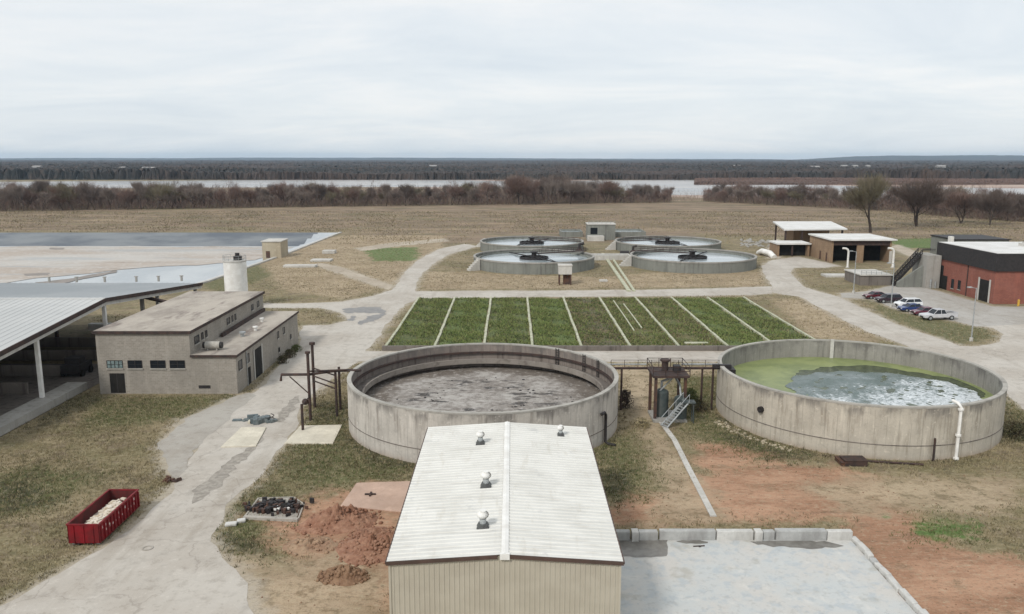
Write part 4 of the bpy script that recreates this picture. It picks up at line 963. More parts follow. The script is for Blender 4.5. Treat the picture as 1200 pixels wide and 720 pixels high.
# ------------------------------------------------------------------ open canopy at the left
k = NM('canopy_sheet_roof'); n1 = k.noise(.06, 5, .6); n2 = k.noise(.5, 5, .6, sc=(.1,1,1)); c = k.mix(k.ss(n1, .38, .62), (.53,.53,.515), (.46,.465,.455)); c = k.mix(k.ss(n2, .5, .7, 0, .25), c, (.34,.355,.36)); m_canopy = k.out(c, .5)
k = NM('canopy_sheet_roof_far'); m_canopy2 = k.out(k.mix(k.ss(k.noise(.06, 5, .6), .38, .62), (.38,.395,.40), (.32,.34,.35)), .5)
root = empty('canopy', (-80,113,0)); tag(root, 'huge open sided shed with a pale grey sheet roof at the left edge', 'shed'); og = (-80,113,0)
XE, XW = -57.2, -135.0
yr, hr = 113.6, 10.6; yn, hn = 76.0, 7.7; yf, hf = 149.5, 7.4
def slope(y0, z0, y1, z1, x0, x1, rib, t=.12):
    mb = MB(); n = int((x1-x0)/rib); v = []; f = []
    for i in range(n):
        for dx_, dz in ((0,0),(.38,0),(.44,.06),(.56,.06),(.62,0)):
            x_ = x0+(i+dx_)*rib; v += [(x_,y0,z0+dz),(x_,y1,z1+dz)]
    v += [(x1,y0,z0),(x1,y1,z1)]
    m_ = len(v)//2; f = [(2*i,2*i+2,2*i+3,2*i+1) for i in range(m_-1)]
    mb.add(v, f)
    mb.add([(x0,y0,z0-t),(x1,y0,z0-t),(x1,y1,z1-t),(x0,y1,z1-t)], [(3,2,1,0)])
    mb.add([(x1,y0,z0-t),(x1,y1,z1-t),(x1,y1,z1),(x1,y0,z0)], [(0,1,2,3)]); mb.add([(x0,y0,z0-t),(x1,y0,z0-t),(x1,y0,z0),(x0,y0,z0)], [(0,1,2,3)])
    return mb
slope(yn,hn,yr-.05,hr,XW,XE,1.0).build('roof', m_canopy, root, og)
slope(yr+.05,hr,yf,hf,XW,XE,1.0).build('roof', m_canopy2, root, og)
MB().box(XW,XE,yr-.35,yr+.35,hr-.02,hr+.10).build('ridge_cap', m_canopy, root, og)
for (y0,z0,y1,z1) in ((yn,hn,yr,hr),(yr,hr,yf,hf)):
    mb = MB().add([(XE+.01,y0,z0-.45),(XE+.01,y1,z1-.45),(XE+.01,y1,z1+.10),(XE+.01,y0,z0+.10),(XE+.16,y0,z0-.45),(XE+.16,y1,z1-.45),(XE+.16,y1,z1+.10),(XE+.16,y0,z0+.10)], [(0,1,2,3),(7,6,5,4),(3,2,6,7),(0,4,5,1),(0,3,7,4),(1,5,6,2)]); mb.build('verge_trim', m_rust, root, og)
    mb = MB().add([(XE-.4,y0,z0-.95),(XE-.4,y1,z1-.95),(XE-.4,y1,z1-.46),(XE-.4,y0,z0-.46),(XE-.1,y0,z0-.95),(XE-.1,y1,z1-.95),(XE-.1,y1,z1-.46),(XE-.1,y0,z0-.46)], [(0,1,2,3),(7,6,5,4),(3,2,6,7),(0,4,5,1),(0,3,7,4),(1,5,6,2)]); mb.build('rafter', m_conc_l, root, og)
def roof_z(y): return hr+(hn-hr)*(yr-y)/(yr-yn) if y < yr else hr+(hf-hr)*(y-yr)/(yf-yr)
for y_ in (78,97.5,114.5,132,148):
    MB().box(XE-1.0,XE-.55,y_-.22,y_+.22,.9 if y_ < 110 else -.2,roof_z(y_)-.5).build('post', m_white if y_ in (97.5,114.5) else m_conc_g, root, og)
for x_ in (-75,-95,-115):
    for y_ in (80,97.5,114.5,132,148):
        MB().box(x_-.22,x_+.22,y_-.22,y_+.22,-.2,roof_z(y_)-.3).build('post', m_rust, root, og)
for y_ in (97.5,114.5,132): MB().box(XW,XE-.6,y_-.15,y_+.15,roof_z(y_)-1.0,roof_z(y_)-.45).build('beam', m_rust, root, og)
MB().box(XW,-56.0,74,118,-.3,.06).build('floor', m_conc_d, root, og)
# kerb wall in front of it
mb = MB().box(-58.6,-56.0,60,104.5,-.3,1.0)
wl = mb.build('retaining_wall', m_conc_g, None, (-57.2,82,0)); tag(wl, 'long low concrete wall with a flat top along the open side of the big shed', 'wall')
for i in range(6):
    y_ = 84+i*9
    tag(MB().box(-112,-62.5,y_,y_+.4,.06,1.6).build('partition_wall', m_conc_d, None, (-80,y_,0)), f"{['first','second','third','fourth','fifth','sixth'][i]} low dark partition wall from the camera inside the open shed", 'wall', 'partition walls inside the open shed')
wp = MB().box(-74,-58.5,140,141.2,.5,1.6); tag(wp.build('white_beam', m_white, None, (-65,140.5,0)), 'long white beam lying under the far side of the open shed', 'beam')
t_ = empty('machine', (-61.3,112,.06)); tag(t_, 'dark squat machine with wheels parked inside the open shed by the brick building', 'machine')
MB().box(-1.3,1.3,-1.8,1.8,.5,1.7).box(-1.0,1.0,-1.2,.6,1.7,2.6).build('body', m_black, t_); 
for a in (-1.35,1.35):
    for b in (-1.1,1.1): MB().tube([(a-.15,b,.5),(a+.15,b,.5)], .5, 14).build('wheel', m_void, t_)
t_ = empty('pipe_gantry', (-59.6,130,0)); tag(t_, 'dark T shaped pipe support with a sloping arm standing beside the brick building roof', 'gantry')
MB().box(-.25,.25,-.25,.25,-.2,8.6).build('mast', m_conc_g, t_); MB().tube([(-1.6,0,8.5),(4.6,-1.5,7.5)], .3, 8).build('arm', m_rust, t_)

# ------------------------------------------------------------------ pipe rack left of the sludge tank
root = empty('pipe_rack', (-22.5,92,0)); tag(root, 'tall dark steel pipe rack beside the sludge tank, carrying a pipe over to its rim', 'pipe rack'); og = (-22.5,92,0)
p1 = P(364,493); p2 = P(369,478); p3 = P(395,488); p4 = P(399,481); p5 = P(355,505)
for (x_, y_), h_, r0 in ((p1,8.1,.17),(p2,8.0,.17),(p3,5.4,.15),(p4,5.4,.15),(p5,3.1,.15)): MB().cyl(x_,y_,-.2,h_,r0,10).build('post', m_rust, root, og)
MB().tube([(p1[0]-3.4,p1[1]+.6,4.6),(p1[0]-3.3,p1[1]+.6,5.35),(p1[0],p1[1]+.3,5.45),(p3[0],p3[1]+.2,5.5),(-17.6,92.5,5.75)], .16, 10).build('main_pipe', m_rust, root, og)
MB().tube([(p1[0],p1[1]+.6,5.75),(-18.6,92.9,5.75)], .1, 8).build('cable_tray', m_rust, root, og)
for z_ in (5.0,4.0,3.4): MB().tube([(p2[0],p2[1],z_),(p3[0]-.1,p3[1],z_)], .09, 8).build('crossbar', m_rust, root, og)
MB().tube([(p1[0],p1[1],3.2),(p1[0]-2.2,p1[1],5.3)], .07, 6).build('brace', m_rust, root, og)
MB().sphere(p1[0]-.5,p1[1]-.1,2.3,.38,12,8).tube([(p1[0]-.5,p1[1]-.1,2.3),(p1[0],p1[1],2.3)], .1, 6).build('valve', m_rust, root, og)
MB().cyl(p2[0],p2[1],7.9,8.2,.35,10).cyl(p1[0],p1[1],8.0,8.25,.3,10).build('cap', m_rust, root, og)
for z_ in (1.6,): MB().tube([(p5[0],p5[1],2.9),(p1[0],p1[1],2.9)], .08, 6).build('crossbar', m_rust, root, og)

# ------------------------------------------------------------------ pump platform between the tanks
root = empty('pump_platform', (18.2,93.2,0)); tag(root, 'rusty steel pump platform with teal tanks and a stair between the two round tanks', 'platform'); og = (0,0,0)
def bld(mb, name, mat, par=None): return mb.build(name, mat, par or root, (18.2,93.2,0))
for x_, y_ in ((16.6,91.4),(20.0,91.4),(16.6,95.0),(20.0,95.0)): bld(MB().box(x_-.16,x_+.16,y_-.16,y_+.16,-.2,5.4), 'leg', m_brownst)
bld(MB().box(16.2,20.4,91.0,95.4,5.2,5.45), 'deck', m_rust)
rl = MB()
for z_ in (6.0,6.5):
    rl.tube([(16.2,91.0,z_),(20.4,91.0,z_),(20.4,95.4,z_),(16.2,95.4,z_),(16.2,91.0,z_)], .045, 6)
for x_ in (16.2,17.6,19.0,20.4):
    for y_ in (91.0,95.4): rl.tube([(x_,y_,5.4),(x_,y_,6.5)], .045, 6)
bld(rl, 'railing', m_rust)
bld(MB().cyl(18.0,93.6,5.45,6.6,.4,12).cyl(18.0,93.6,6.6,6.8,.6,12), 'motor', m_rust); bld(MB().box(18.9,19.7,92.6,93.6,5.46,6.2), 'control_box', m_black)
bld(MB().cyl(17.5,92.6,0,3.1,.85,20).sphere(17.5,92.6,3.1,.85,16,6,.5), 'teal_vessel', m_teal); bld(MB().cyl(19.6,91.7,.3,2.6,.75,18).sphere(19.6,91.7,2.6,.75,16,6,.5), 'teal_vessel', m_teal)
bld(MB().tube([(17.5,92.6,3.4),(17.5,92.6,4.4),(18.6,93.2,4.6),(18.6,93.2,5.3)], .16, 8).tube([(16.9,92.2,3.0),(18.6,92.0,4.9)], .09, 8).tube([(19.6,91.7,2.9),(19.6,92.6,4.0),(18.9,93.4,5.2)], .13, 8), 'piping', m_galv)
bld(MB().box(16.3,20.2,90.6,94.6,-.1,.28), 'base_slab', m_conc_g)
st = MB(); a0 = Vector((17.2,88.9,.1)); a1 = Vector((20.0,90.6,2.6)); d_ = (a1-a0); sd_ = Vector((-d_.y,d_.x,0)).normalized()*.5
for s_ in (-1,1):
    p_, q_ = a0+sd_*s_, a1+sd_*s_; st.tube([p_,q_], .10, 6)
for i in range(11):
    c0 = a0.lerp(a1, (i+.5)/11); st.obox((c0.x,c0.y), sd_.x*2, sd_.y*2, 1.0, .28, c0.z-.02, c0.z+.03)
bld(st, 'stair', m_galv)
rl = MB()
for s_ in (-1,1):
    rl.tube([a0+sd_*s_+Vector((0,0,.9)), a1+sd_*s_+Vector((0,0,.9))], .04, 6)
    for i in range(4): c0 = a0.lerp(a1,i/3)+sd_*s_; rl.tube([c0, c0+Vector((0,0,.9))], .035, 6)
bld(rl, 'stair_rail', m_galv)
bld(MB().box(19.4,21.0,90.0,91.2,2.45,2.6).cyl(20.8,90.2,-.1,2.5,.07,6).cyl(20.8,91.0,-.1,2.5,.07,6), 'landing', m_teal)
# pipe bridge carrying walkways to both rims
root = empty('pipe_bridge', (18.2,98,0)); tag(root, 'thin dark pipe bridge spanning between the rims of the two round tanks', 'pipe bridge'); og = (18.2,98,0)
MB().tube([(11.6,95.6,5.2),(25.4,95.6,5.2)], .16, 8).build('pipe', m_rust, root, og)
MB().tube([(11.7,96.3,5.5),(16.2,95.9,5.6)], .09, 8).build('pipe', m_galv, root, og); MB().tube([(20.4,95.9,5.6),(25.2,96.3,5.5)], .12, 8).build('pipe', m_galv, root, og)
mb = MB()
for i in range(9): x_ = 11.9+i*1.62; mb.tube([(x_,95.6,5.2),(x_,95.6,6.2)], .035, 5)
mb.tube([(11.9,95.6,6.2),(24.9,95.6,6.2)], .035, 5); mb.build('handrail', m_rust, root, og)
for x_ in (13.2,22.9,24.2): MB().cyl(x_,95.6,-.2,5.1,.13,8).build('post', m_rust, root, og)
# trench line / pale pipe casing running towards the camera
q = [P(a,b) for a,b in ((772,492),(790,516),(806,548),(836,606))]
mb = MB()
for (a,b),(c_,d_) in zip(q,q[1:]):
    L_ = math.hypot(c_-a,d_-b); mb.obox(((a+c_)/2,(b+d_)/2),(c_-a)/L_,(d_-b)/L_,L_-.06,.55,-.1,.12)
tag(mb.build('walkway_strip', m_conc_l), 'narrow broken strip of pale concrete leading from the pump platform over the red dirt', 'strip')
for nm, (px, py), (sx, sy, sz), mt, lb in [('scrap_box',(1000,544),(1.1,.7,.55),m_rust,'rusty scrap box in the weeds at the foot of the algae tank'),('crate',(988,543),(.5,.9,.35),m_brownst,'small leaning brown crate left of the rusty scrap box')]:
    x_, y_ = P(px,py); o = MB().box(x_-sx,x_+sx,y_-sy,y_+sy,-.05,sz).box(x_-sx-.06,x_+sx+.06,y_-sy-.06,y_+sy+.06,sz,sz+.07).build(nm, mt, None, (x_,y_,0)); tag(o, lb, 'box')
(a,b),(c_,d_) = P(1004,541), P(1082,546)
tag(MB().tube([(a,b,.12),(c_,d_,.12)], .12, 8).build('loose_pipe', m_rust), 'long thin rusty pipe lying on the ground before the algae tank', 'pipe')

# ------------------------------------------------------------------ foreground metal shed
def ribroof():
    k = NM('ivory_ribbed_roof'); n1 = k.noise(.35, 6, .6); n2 = k.noise(1.4, 5, .6, sc=(.25,1.2,1)); n3 = k.noise(6, 4, .6)
    c = k.mix(k.ss(n1, .4, .65), (.66,.65,.61), (.60,.59,.55)); c = k.mix(k.ss(n2, .5, .68, 0, .5), c, (.49,.475,.435)); c = k.mix(k.ss(k.noise(1.2, 7, .7, sc=(1.2,.2,1), loc=(4,4,0)), .55, .66, 0, .35), c, (.47,.44,.38)); c = k.mix(k.ss(k.noise(.5, 7, .75, loc=(14,4,0)), .60, .68, 0, .5), c, (.44,.44,.43)); c = k.mix(k.ss(n3, .6, .8, 0, .2), c, (.5,.46,.4))
    return k.out(c, .45)
m_rroof = ribroof()
m_siding = simple('tan_metal_siding', (.46,.42,.34), (.42,.38,.305), .6, .6)
m_trim = simple('dark_brown_trim', (.10,.062,.05), (.075,.05,.04), 1, .6)
fx0, fx1, fy0, fy1, fe, fr_ = -7.3, 6.45, 45.2, 69.6, 6.5, 6.95; fxm = -.42
root = empty('metal_shed', (fxm,57,0)); tag(root, 'metal shed with an ivory ribbed roof and tan walls in the foreground', 'shed'); og = (fxm,57,0)
def ribs_x(xa, za, xb, zb, y0, y1, rib=.5):
    mb = MB(); v = []; n = int(round((y1-y0)/rib)); rib = (y1-y0)/n
    for i in range(n):
        for d_, dz in ((0,0),(.66,0),(.74,.055),(.88,.055),(.96,0)):
            y_ = y0+(i+d_)*rib; v += [(xa,y_,za+dz),(xb,y_,zb+dz)]
    v += [(xa,y1,za),(xb,y1,zb)]; m_ = len(v)//2
    mb.add(v, [(2*i,2*i+1,2*i+3,2*i+2) for i in range(m_-1)]); return mb
ribs_x(fx0-.15,fe-.01,fxm,fr_,fy0-.1,fy1+.1).build('roof', m_rroof, root, og)
ribs_x(fxm,fr_,fx1+.15,fe-.01,fy0-.1,fy1+.1).build('roof', m_rroof, root, og)
MB().add([(fxm-.22,fy0-.12,fr_+.055),(fxm,fy0-.12,fr_+.10),(fxm+.22,fy0-.12,fr_+.055),(fxm-.22,fy1+.12,fr_+.055),(fxm,fy1+.12,fr_+.10),(fxm+.22,fy1+.12,fr_+.055)], [(0,1,4,3),(1,2,5,4)]).build('ridge_cap', m_white, root, og)
# walls: ribbed front, plain rest
v = []; n = int((fx1-fx0)/.3); wf = MB()
def zt(x): return fe+(fr_-fe)*(1-abs(x-fxm)/((fx1-fx0)/2))-.1
for i in range(n+1):
    for d_, dy_ in ((0,0),(.55,0),(.65,-.035),(.85,-.035),(.95,0)):
        x_ = min(fx0+(i+d_)*.3, fx1); v += [(x_,fy0+dy_,-.2),(x_,fy0+dy_,zt(x_))]
m_ = len(v)//2; wf.add(v, [(2*i,2*i+2,2*i+3,2*i+1) for i in range(m_-1)])
wf.box(fx0,fx1,fy0+.05,fy1,-.2,fe-.15)
wf.build('wall', m_siding, root, og)
for xa, xb in ((fx0-.18,fxm-.45),(fxm+.30,fx1+.18)):
    za = fr_+(fe-fr_)*abs(xa-fxm)/6.9; zb = fr_+(fe-fr_)*abs(xb-fxm)/6.9
    MB().add([(xa,fy0-.16,za-.24),(xb,fy0-.16,zb-.24),(xb,fy0-.16,zb-.02),(xa,fy0-.16,za-.02),(xa,fy0-.04,za-.24),(xb,fy0-.04,zb-.24),(xb,fy0-.04,zb-.02),(xa,fy0-.04,za-.02)], [(0,1,2,3),(7,6,5,4),(3,2,6,7),(0,4,5,1),(0,3,7,4),(1,5,6,2)]).build('fascia', m_trim, root, og)
MB().box(fxm-.30,fxm+.28,fy0-.22,fy0-.03,fr_-.3,fr_+.08).build('ridge_end', m_white, root, og)
for xx in (fx0-.24,fx1+.13): MB().box(xx,xx+.11,fy0-.1,fy1+.1,fe-.2,fe-.03).build('gutter', m_trim, root, og)
for xx in (fx0-.05,fx1-.08): MB().box(xx,xx+.13,fy0-.06,fy0+.03,-.2,fe-.25).build('corner_trim', m_siding, root, og)
MB().tube([(fx0-.2,fy1-.6,-.1),(fx0-.2,fy1-.6,fe-.2)], .07, 8).build('downpipe', m_siding, root, og)
# roof turbines
def turbine(px, py, label, s=1.0, lean=0):
    x_, y_ = P(px, py, fe+.25); z_ = fr_-abs(x_-fxm)*(fr_-fe)/6.9
    t = empty('roof_turbine', (x_,y_,z_)); tag(t, label, 'roof vent', 'round vents on the ivory roof')
    MB().add([(-.42*s,-.42*s,-.03),(.42*s,-.42*s,-.03),(.42*s,.42*s,-.03),(-.42*s,.42*s,-.03),(-.27*s,-.27*s,.30*s),(.27*s,-.27*s,.30*s),(.27*s,.27*s,.30*s),(-.27*s,.27*s,.30*s)], [(4,5,6,7),(0,1,5,4),(1,2,6,5),(2,3,7,6),(3,0,4,7)]).build('flashing', m_curbk, t)
    MB().cyl(0,0,.28*s,.62*s,.22*s,16).build('neck', m_galv, t)
    vn = MB(); N = 18
    for q in range(N):
        a = 2*PI*q/N; pts = []
        for j in range(7):
            tt = j/6; rr = .40*s*math.sin(.35+tt*(PI-.7))**.8; zz = .62*s+.52*s*tt; pts.append((rr, zz))
        vs = []
        for rr, zz in pts:
            vs += [(rr*math.cos(a),rr*math.sin(a),zz),((rr-.05)*math.cos(a+.42),(rr-.05)*math.sin(a+.42),zz)]
        vn.add(vs, [(2*j,2*j+1,2*j+3,2*j+2) for j in range(6)])
    vn.build('vanes', m_white, t); MB().cyl(0,0,1.13*s,1.19*s,.22*s,16).sphere(0,0,.88*s,.30*s,14,8).build('cap', m_white, t)
    return t
m_curbk = simple('dark_flashing', (.10,.105,.10), (.06,.06,.06), 2, .7)
turbine(566,620, 'round turbine vent nearest to the camera left of the roof ridge', .98)
turbine(569.5,572, 'round turbine vent in the middle of the three left of the roof ridge', .98)
turbine(563,521, 'round turbine vent farthest away of the three left of the roof ridge', .92)
turbine(657,509, 'lone small turbine vent near the far right corner of the ivory roof', .75)

# ------------------------------------------------------------------ slab with block walls, lower right
k = NM('tank_slab_pale'); n1 = k.noise(.2, 6, .62); n2 = k.noise(.9, 6, .65); n3 = k.noise(5, 4, .7)
c = k.mix(k.ss(n1, .38, .62), (.50,.515,.505), (.53,.51,.475)); c = k.mix(k.ss(n2, .50, .62, 0, .6), c, (.39,.43,.455)); c = k.mix(k.ss(k.noise(1.7, 8, .8, loc=(2,2,0)), .54, .6, 0, .4), c, (.33,.33,.31)); c = k.mix(k.ss(k.noise(.4, 6, .7, loc=(7,7,0)), .56, .66, 0, .5), c, (.62,.60,.56)); c = k.mix(k.ss(n3, .55, .78, 0, .3), c, (.33,.33,.32)); c = k.mix(k.ss(k.noise(.28,5,.6,loc=(0,33,0)), .57, .68, 0, .6), c, (.36,.34,.29)); m_slab = k.out(c, .6)
sl = MB().box(6.9,27.0,30,61.0,-.2,.10).build('slab', m_slab, None, (17,45,0)); tag(sl, 'broad pale stained concrete slab beside the ivory roofed shed', 'slab')
m_wetc = simple('wet_shaded_concrete', (.15,.14,.125), (.21,.20,.18), 1.2, .25)
def wet(poly, seed): tag(sheet('puddle', jitter(poly, .35, .14, 1.2, seed), .112, m_wetc), kind='structure')
wet([(7.0,60.9),(7.0,57.6),(8.6,58.3),(10.2,57.9),(11.8,58.2),(12.2,60.0),(12.4,60.85)], 1); wet(smooth_poly([(18.6,60.85),(19.6,59.9),(23,59.4),(26,59.6),(25.6,60.4),(24.6,60.85)],1), 2); wet(smooth_poly([(12.9,60.8),(13.2,60.3),(15.4,60.2),(15.6,60.8)],1), 3)  # wet patches that also carry the painted shadow at the block wall's foot
m_block = concrete('block_grey', (.44,.44,.425), stain=(.22,.21,.20), amt=.5, sc=(1,1,.3), big=.8)
m_block2 = concrete('block_pale', (.58,.57,.54), stain=(.35,.33,.30), amt=.4, sc=(1,1,.3), big=.8)
segs = [(7.0,9.4,.72,.55,0,'first'),(9.5,10.05,.80,.75,1,'narrow pale second'),(10.1,11.6,.72,.55,0,'third'),(11.75,16.2,.78,.5,0,'long fourth'),(16.3,19.2,.76,.52,1,'fifth'),(19.3,19.9,.80,.7,1,'small pale sixth'),(20.0,20.9,.72,.5,0,'seventh'),(21.0,25.0,.82,.6,0,'smooth long eighth'),(25.1,27.1,.74,.5,1,'ninth')]
for x0,x1,h_,d_,mi,lab in segs:
    tag(MB().box(x0,x1,61.35-d_,61.35,0,.1+h_).build('wall_block', (m_block, m_block2)[mi], None, ((x0+x1)/2,61.3,0), bevel=.04), f'{lab} concrete block from the shed in the far edge wall of the slab', 'block', 'concrete blocks along the far edge of the slab')
y_ = 61.2; i = 0; rr_ = random.Random(12)
while y_ > 41:
    L_ = rr_.uniform(.7,1.9); w_ = rr_.uniform(.35,.5); jx = rr_.uniform(-.06,.06); h_ = rr_.uniform(.3,.55)
    o = MB().box(-w_/2,w_/2,-L_/2+.015,L_/2-.015,0,h_).build('kerb_block', m_block2 if rr_.random() < .75 else m_block, None, (0,0,0), bevel=.07)
    o.location = (27.25+jx, y_-L_/2, .0); o.rotation_euler = (rr_.uniform(-.03,.03), rr_.uniform(-.04,.04), rr_.uniform(-.06,.06))
    tag(o, f"{['first','second','third','fourth','fifth','sixth','seventh','eighth','ninth','tenth','eleventh','twelfth','thirteenth','fourteenth','fifteenth','sixteenth','seventeenth','eighteenth','nineteenth','twentieth','next'][min(i,20)]} rough kerb block from the far corner down the right side of the slab", 'block', 'rough kerb blocks down the right side of the slab'); y_ -= L_; i += 1
x_, y_ = P(820,641,.1); tag(MB().sphere(x_,y_,.15,.12,8,6,.5).tube([(x_-.5,y_,.14),(x_+.4,y_+.1,.14)], .05, 6).build('metal_fitting', m_rust), 'small rusty fitting lying on the pale slab', 'fitting')

# ------------------------------------------------------------------ red roll-off container
m_red = simple('red_paint', (.225,.009,.015), (.13,.012,.014), 1.6, .55, spec=.3, fine=4, bump=.2); m_redd = simple('red_paint_inside_dirty', (.12,.018,.018), (.07,.02,.018), 1.5, .8)
m_block0 = simple('worn_white_marks', (.6,.5,.48), (.4,.25,.25), 3, .8)
root = empty('roll_off_container', (-33.6,63.5,0)); tag(root, 'open red steel roll-off container holding pale rubble, on the grass beside the road', 'container')
W, Lc, H_ = 1.25, 3.45, 1.75; zb = .25
body = MB()
body.box(-W,-W+.06,-Lc,Lc,zb,H_).box(W-.06,W,-Lc,Lc,zb,H_).box(-W+.061,W-.061,Lc-.06,Lc,zb,H_).box(-W+.061,W-.061,-Lc+.061,Lc-.061,zb,zb+.06)
body.build('body', m_red, root)
tg = MB().box(-W+.02,W-.02,-Lc,-Lc+.058,zb,H_-.02).build('tailgate', m_red, root)
MB().box(-.05,.05,-Lc-.06,-Lc-.001,zb,H_-.05).box(-.8,-.72,-Lc-.06,-Lc-.001,zb,H_-.05).box(.72,.8,-Lc-.06,-Lc-.001,zb,H_-.05).build('gate_bar', m_red, tg)
rb = MB()
for i in range(13):
    y_ = -Lc+.25+i*.54
    for s_ in (-1,1):
        a, b = sorted((s_*(W+.001), s_*(W+.10))); rb.box(a,b,y_-.05,y_+.05,zb+.1,H_-.1)
rb.build('side_rib', m_red, root)['kind'] = 'stuff'
pm_ = MB(); r9 = random.Random(77)
for i in range(12):
    for z_ in (.95,1.35):
        if r9.random() < .75: y_ = -Lc+.52+i*.54+r9.uniform(-.08,.08); q = r9.uniform(.06,.11); pm_.box(W+.002,W+.012,y_-q,y_+q,z_-q,z_+q)
o = pm_.build('white_paint_mark', m_block0, root); o['kind'] = 'stuff'
MB().box(-W-.06,-W+.08,-Lc-.04,Lc+.04,H_,H_+.1).box(W-.08,W+.06,-Lc-.04,Lc+.04,H_,H_+.1).box(-W+.081,W-.081,Lc-.06,Lc+.04,H_,H_+.1).box(-W+.081,W-.081,-Lc-.04,-Lc+.06,H_,H_+.1).build('top_rail', m_red, root)
MB().box(-W+.062,-W+.075,-Lc+.1,Lc-.1,zb+.1,H_).box(W-.075,W-.062,-Lc+.1,Lc-.1,zb+.1,H_).box(-W+.1,W-.1,Lc-.075,Lc-.062,zb+.1,H_).build('lining', m_redd, root)
MB().box(-.55,-.42,-Lc+.05,Lc,.06,zb-.001).box(.42,.55,-Lc+.05,Lc,.06,zb-.001).build('skid', m_black, root)
for s_ in (-1,1):
    for y_ in (-Lc+.3,Lc-.5): MB().tube([(s_*.95-.09,y_,.14),(s_*.95+.09,y_,.14)], .15, 12).build('roller', m_galv, root)
m_rubw = simple('pale_demolition_rubble', (.70,.65,.57), (.50,.42,.32), 1.6, .9)
rub = MB(); rr_ = random.Random(21)
nx, ny = 12, 34; vs = []
for j in range(ny):
    for i in range(nx):
        x_ = -W+.08+(2*W-.16)*i/(nx-1); y_ = -Lc+.6+(2*Lc-1.1)*j/(ny-1); e = min(j,ny-1-j)/6
        z_ = .62+.68*min(1,e)*math.exp(-(((x_-.25)/1.2)**2))+rr_.uniform(-.06,.08); vs.append((x_,y_,z_))
rub.add(vs, [(j*nx+i,j*nx+i+1,(j+1)*nx+i+1,(j+1)*nx+i) for j in range(ny-1) for i in range(nx-1)])
for _ in range(130):
    x_ = rr_.uniform(-.7,1.05); y_ = rr_.uniform(-2.3,2.6); s_ = rr_.uniform(.06,.26); a = rr_.uniform(0,3.1)
    z_ = .65+.66*math.exp(-(((x_-.25)/1.2)**2)); rub.obox((x_,y_), math.cos(a), math.sin(a), s_*2, s_, z_, z_+s_*.6)
ro = rub.build('rubble', m_rubw, None, (0,0,0)); ro.location = (-33.6,63.5,0); tag(ro, 'heap of pale demolition rubble lying inside the red container', 'rubble', kind='stuff')

# ------------------------------------------------------------------ dirt heaps, rubble pit, pads
def heap(name, cx, cy, rx, ry, h, mat, label, seed, rough=.25, rot=0, clods=60):
    n, m = 44, 18; mb = MB(); v = []
    for j in range(m+1):
        t = j/m
        for i in range(n):
            a = 2*PI*i/n; e = 1+.28*mnoise.noise(Vector((math.cos(a)*1.4, math.sin(a)*1.4, seed)))
            x_, y_ = rx*e*t*math.cos(a), ry*e*t*math.sin(a)
            z_ = h*(1-t**1.6)**1.3*(1+.55*mnoise.fractal(Vector((x_*.8,y_*.8,seed)), .8, 2, 4))+rough*(1-t)*mnoise.fractal(Vector((x_*2.4,y_*2.4,seed+5)), .6, 2, 3) if t < 1 else -.06
            v.append((x_*math.cos(rot)-y_*math.sin(rot), x_*math.sin(rot)+y_*math.cos(rot), z_))
    f = [(j*n+i, j*n+(i+1)%n, (j+1)*n+(i+1)%n, (j+1)*n+i) for j in range(m) for i in range(n)]
    f = [q[::-1] for q in f]
    mb.add(v, f, False); r_ = random.Random(seed)
    for _ in range(clods):
        a = r_.uniform(0,6.28); t = r_.uniform(.1,1.15)**.7; s_ = r_.uniform(.05,.20)
        x_, y_ = rx*t*math.cos(a), ry*t*math.sin(a); mb.sphere(x_*math.cos(rot)-y_*math.sin(rot), x_*math.sin(rot)+y_*math.cos(rot), max(.02, h*(1-min(1,t)**1.6)**1.3), s_, 5, 4, .8)
    o = mb.build(name, mat, None, (0,0,0)); o.location = (cx,cy,.02); tag(o, label, 'heap'); return o
m_rd = simple('red_clay', (.25,.125,.08), (.34,.195,.13), 1.4, .95, fine=5, bump=.4); m_rd2 = simple('brown_clay', (.27,.17,.105), (.20,.115,.07), 1.6, .95, fine=5, bump=.4)
m_rd3 = simple('tan_clay', (.36,.25,.165), (.28,.17,.11), 1.2, .95, fine=4, bump=.4)
heap('dirt_heap', *P(398,612), 3.5, 2.3, 1.25, m_rd, 'tall dark red heap of dug clay beside the pinkish pad', 1, .45, rot=.3, clods=160)
heap('dirt_heap', *P(438,640), 3.0, 3.2, .75, m_rd, 'lower spread heap of red soil against the left side of the metal shed', 2, .45, clods=200)
heap('dirt_heap', *P(402,676), 1.9, 1.2, .75, m_rd2, 'small brown heap of clods at the bottom, nearest to the camera', 3, .4, clods=120)
heap('dirt_heap', *P(363,640), 2.2, 1.6, .40, m_rd3, 'low tan mound of loose soil between the rubble pit and the red heap', 4, clods=50)
def pad(poly, h, mat, label, name='concrete_pad'):
    cx = sum(p[0] for p in poly)/len(poly); cy = sum(p[1] for p in poly)/len(poly)
    o = MB().prism(poly, -.1, h).build(name, mat, None, (cx,cy,0), bevel=.02); tag(o, label, 'pad'); return o
m_pink = concrete('pinkish_pad', (.52,.37,.29), stain=(.38,.25,.18), amt=.3, sc=(1,1,1)); m_padl = concrete('pale_pad', (.66,.61,.50), stain=(.46,.40,.31), amt=.3, sc=(1,1,1))
pad(PP([(418,567),(481,565),(470,601),(399,594)]), .10, m_pink, 'pinkish rectangular concrete pad left of the metal shed')
pad(PP([(283,502),(312,502),(300,524),(259,525)]), .14, m_padl, 'pale cream concrete pad on the road, left of the pipe rack')
pad(PP([(352,500),(401,499),(390,521),(333,521)]), .12, m_padl, 'tan concrete pad at the foot of the pipe rack')
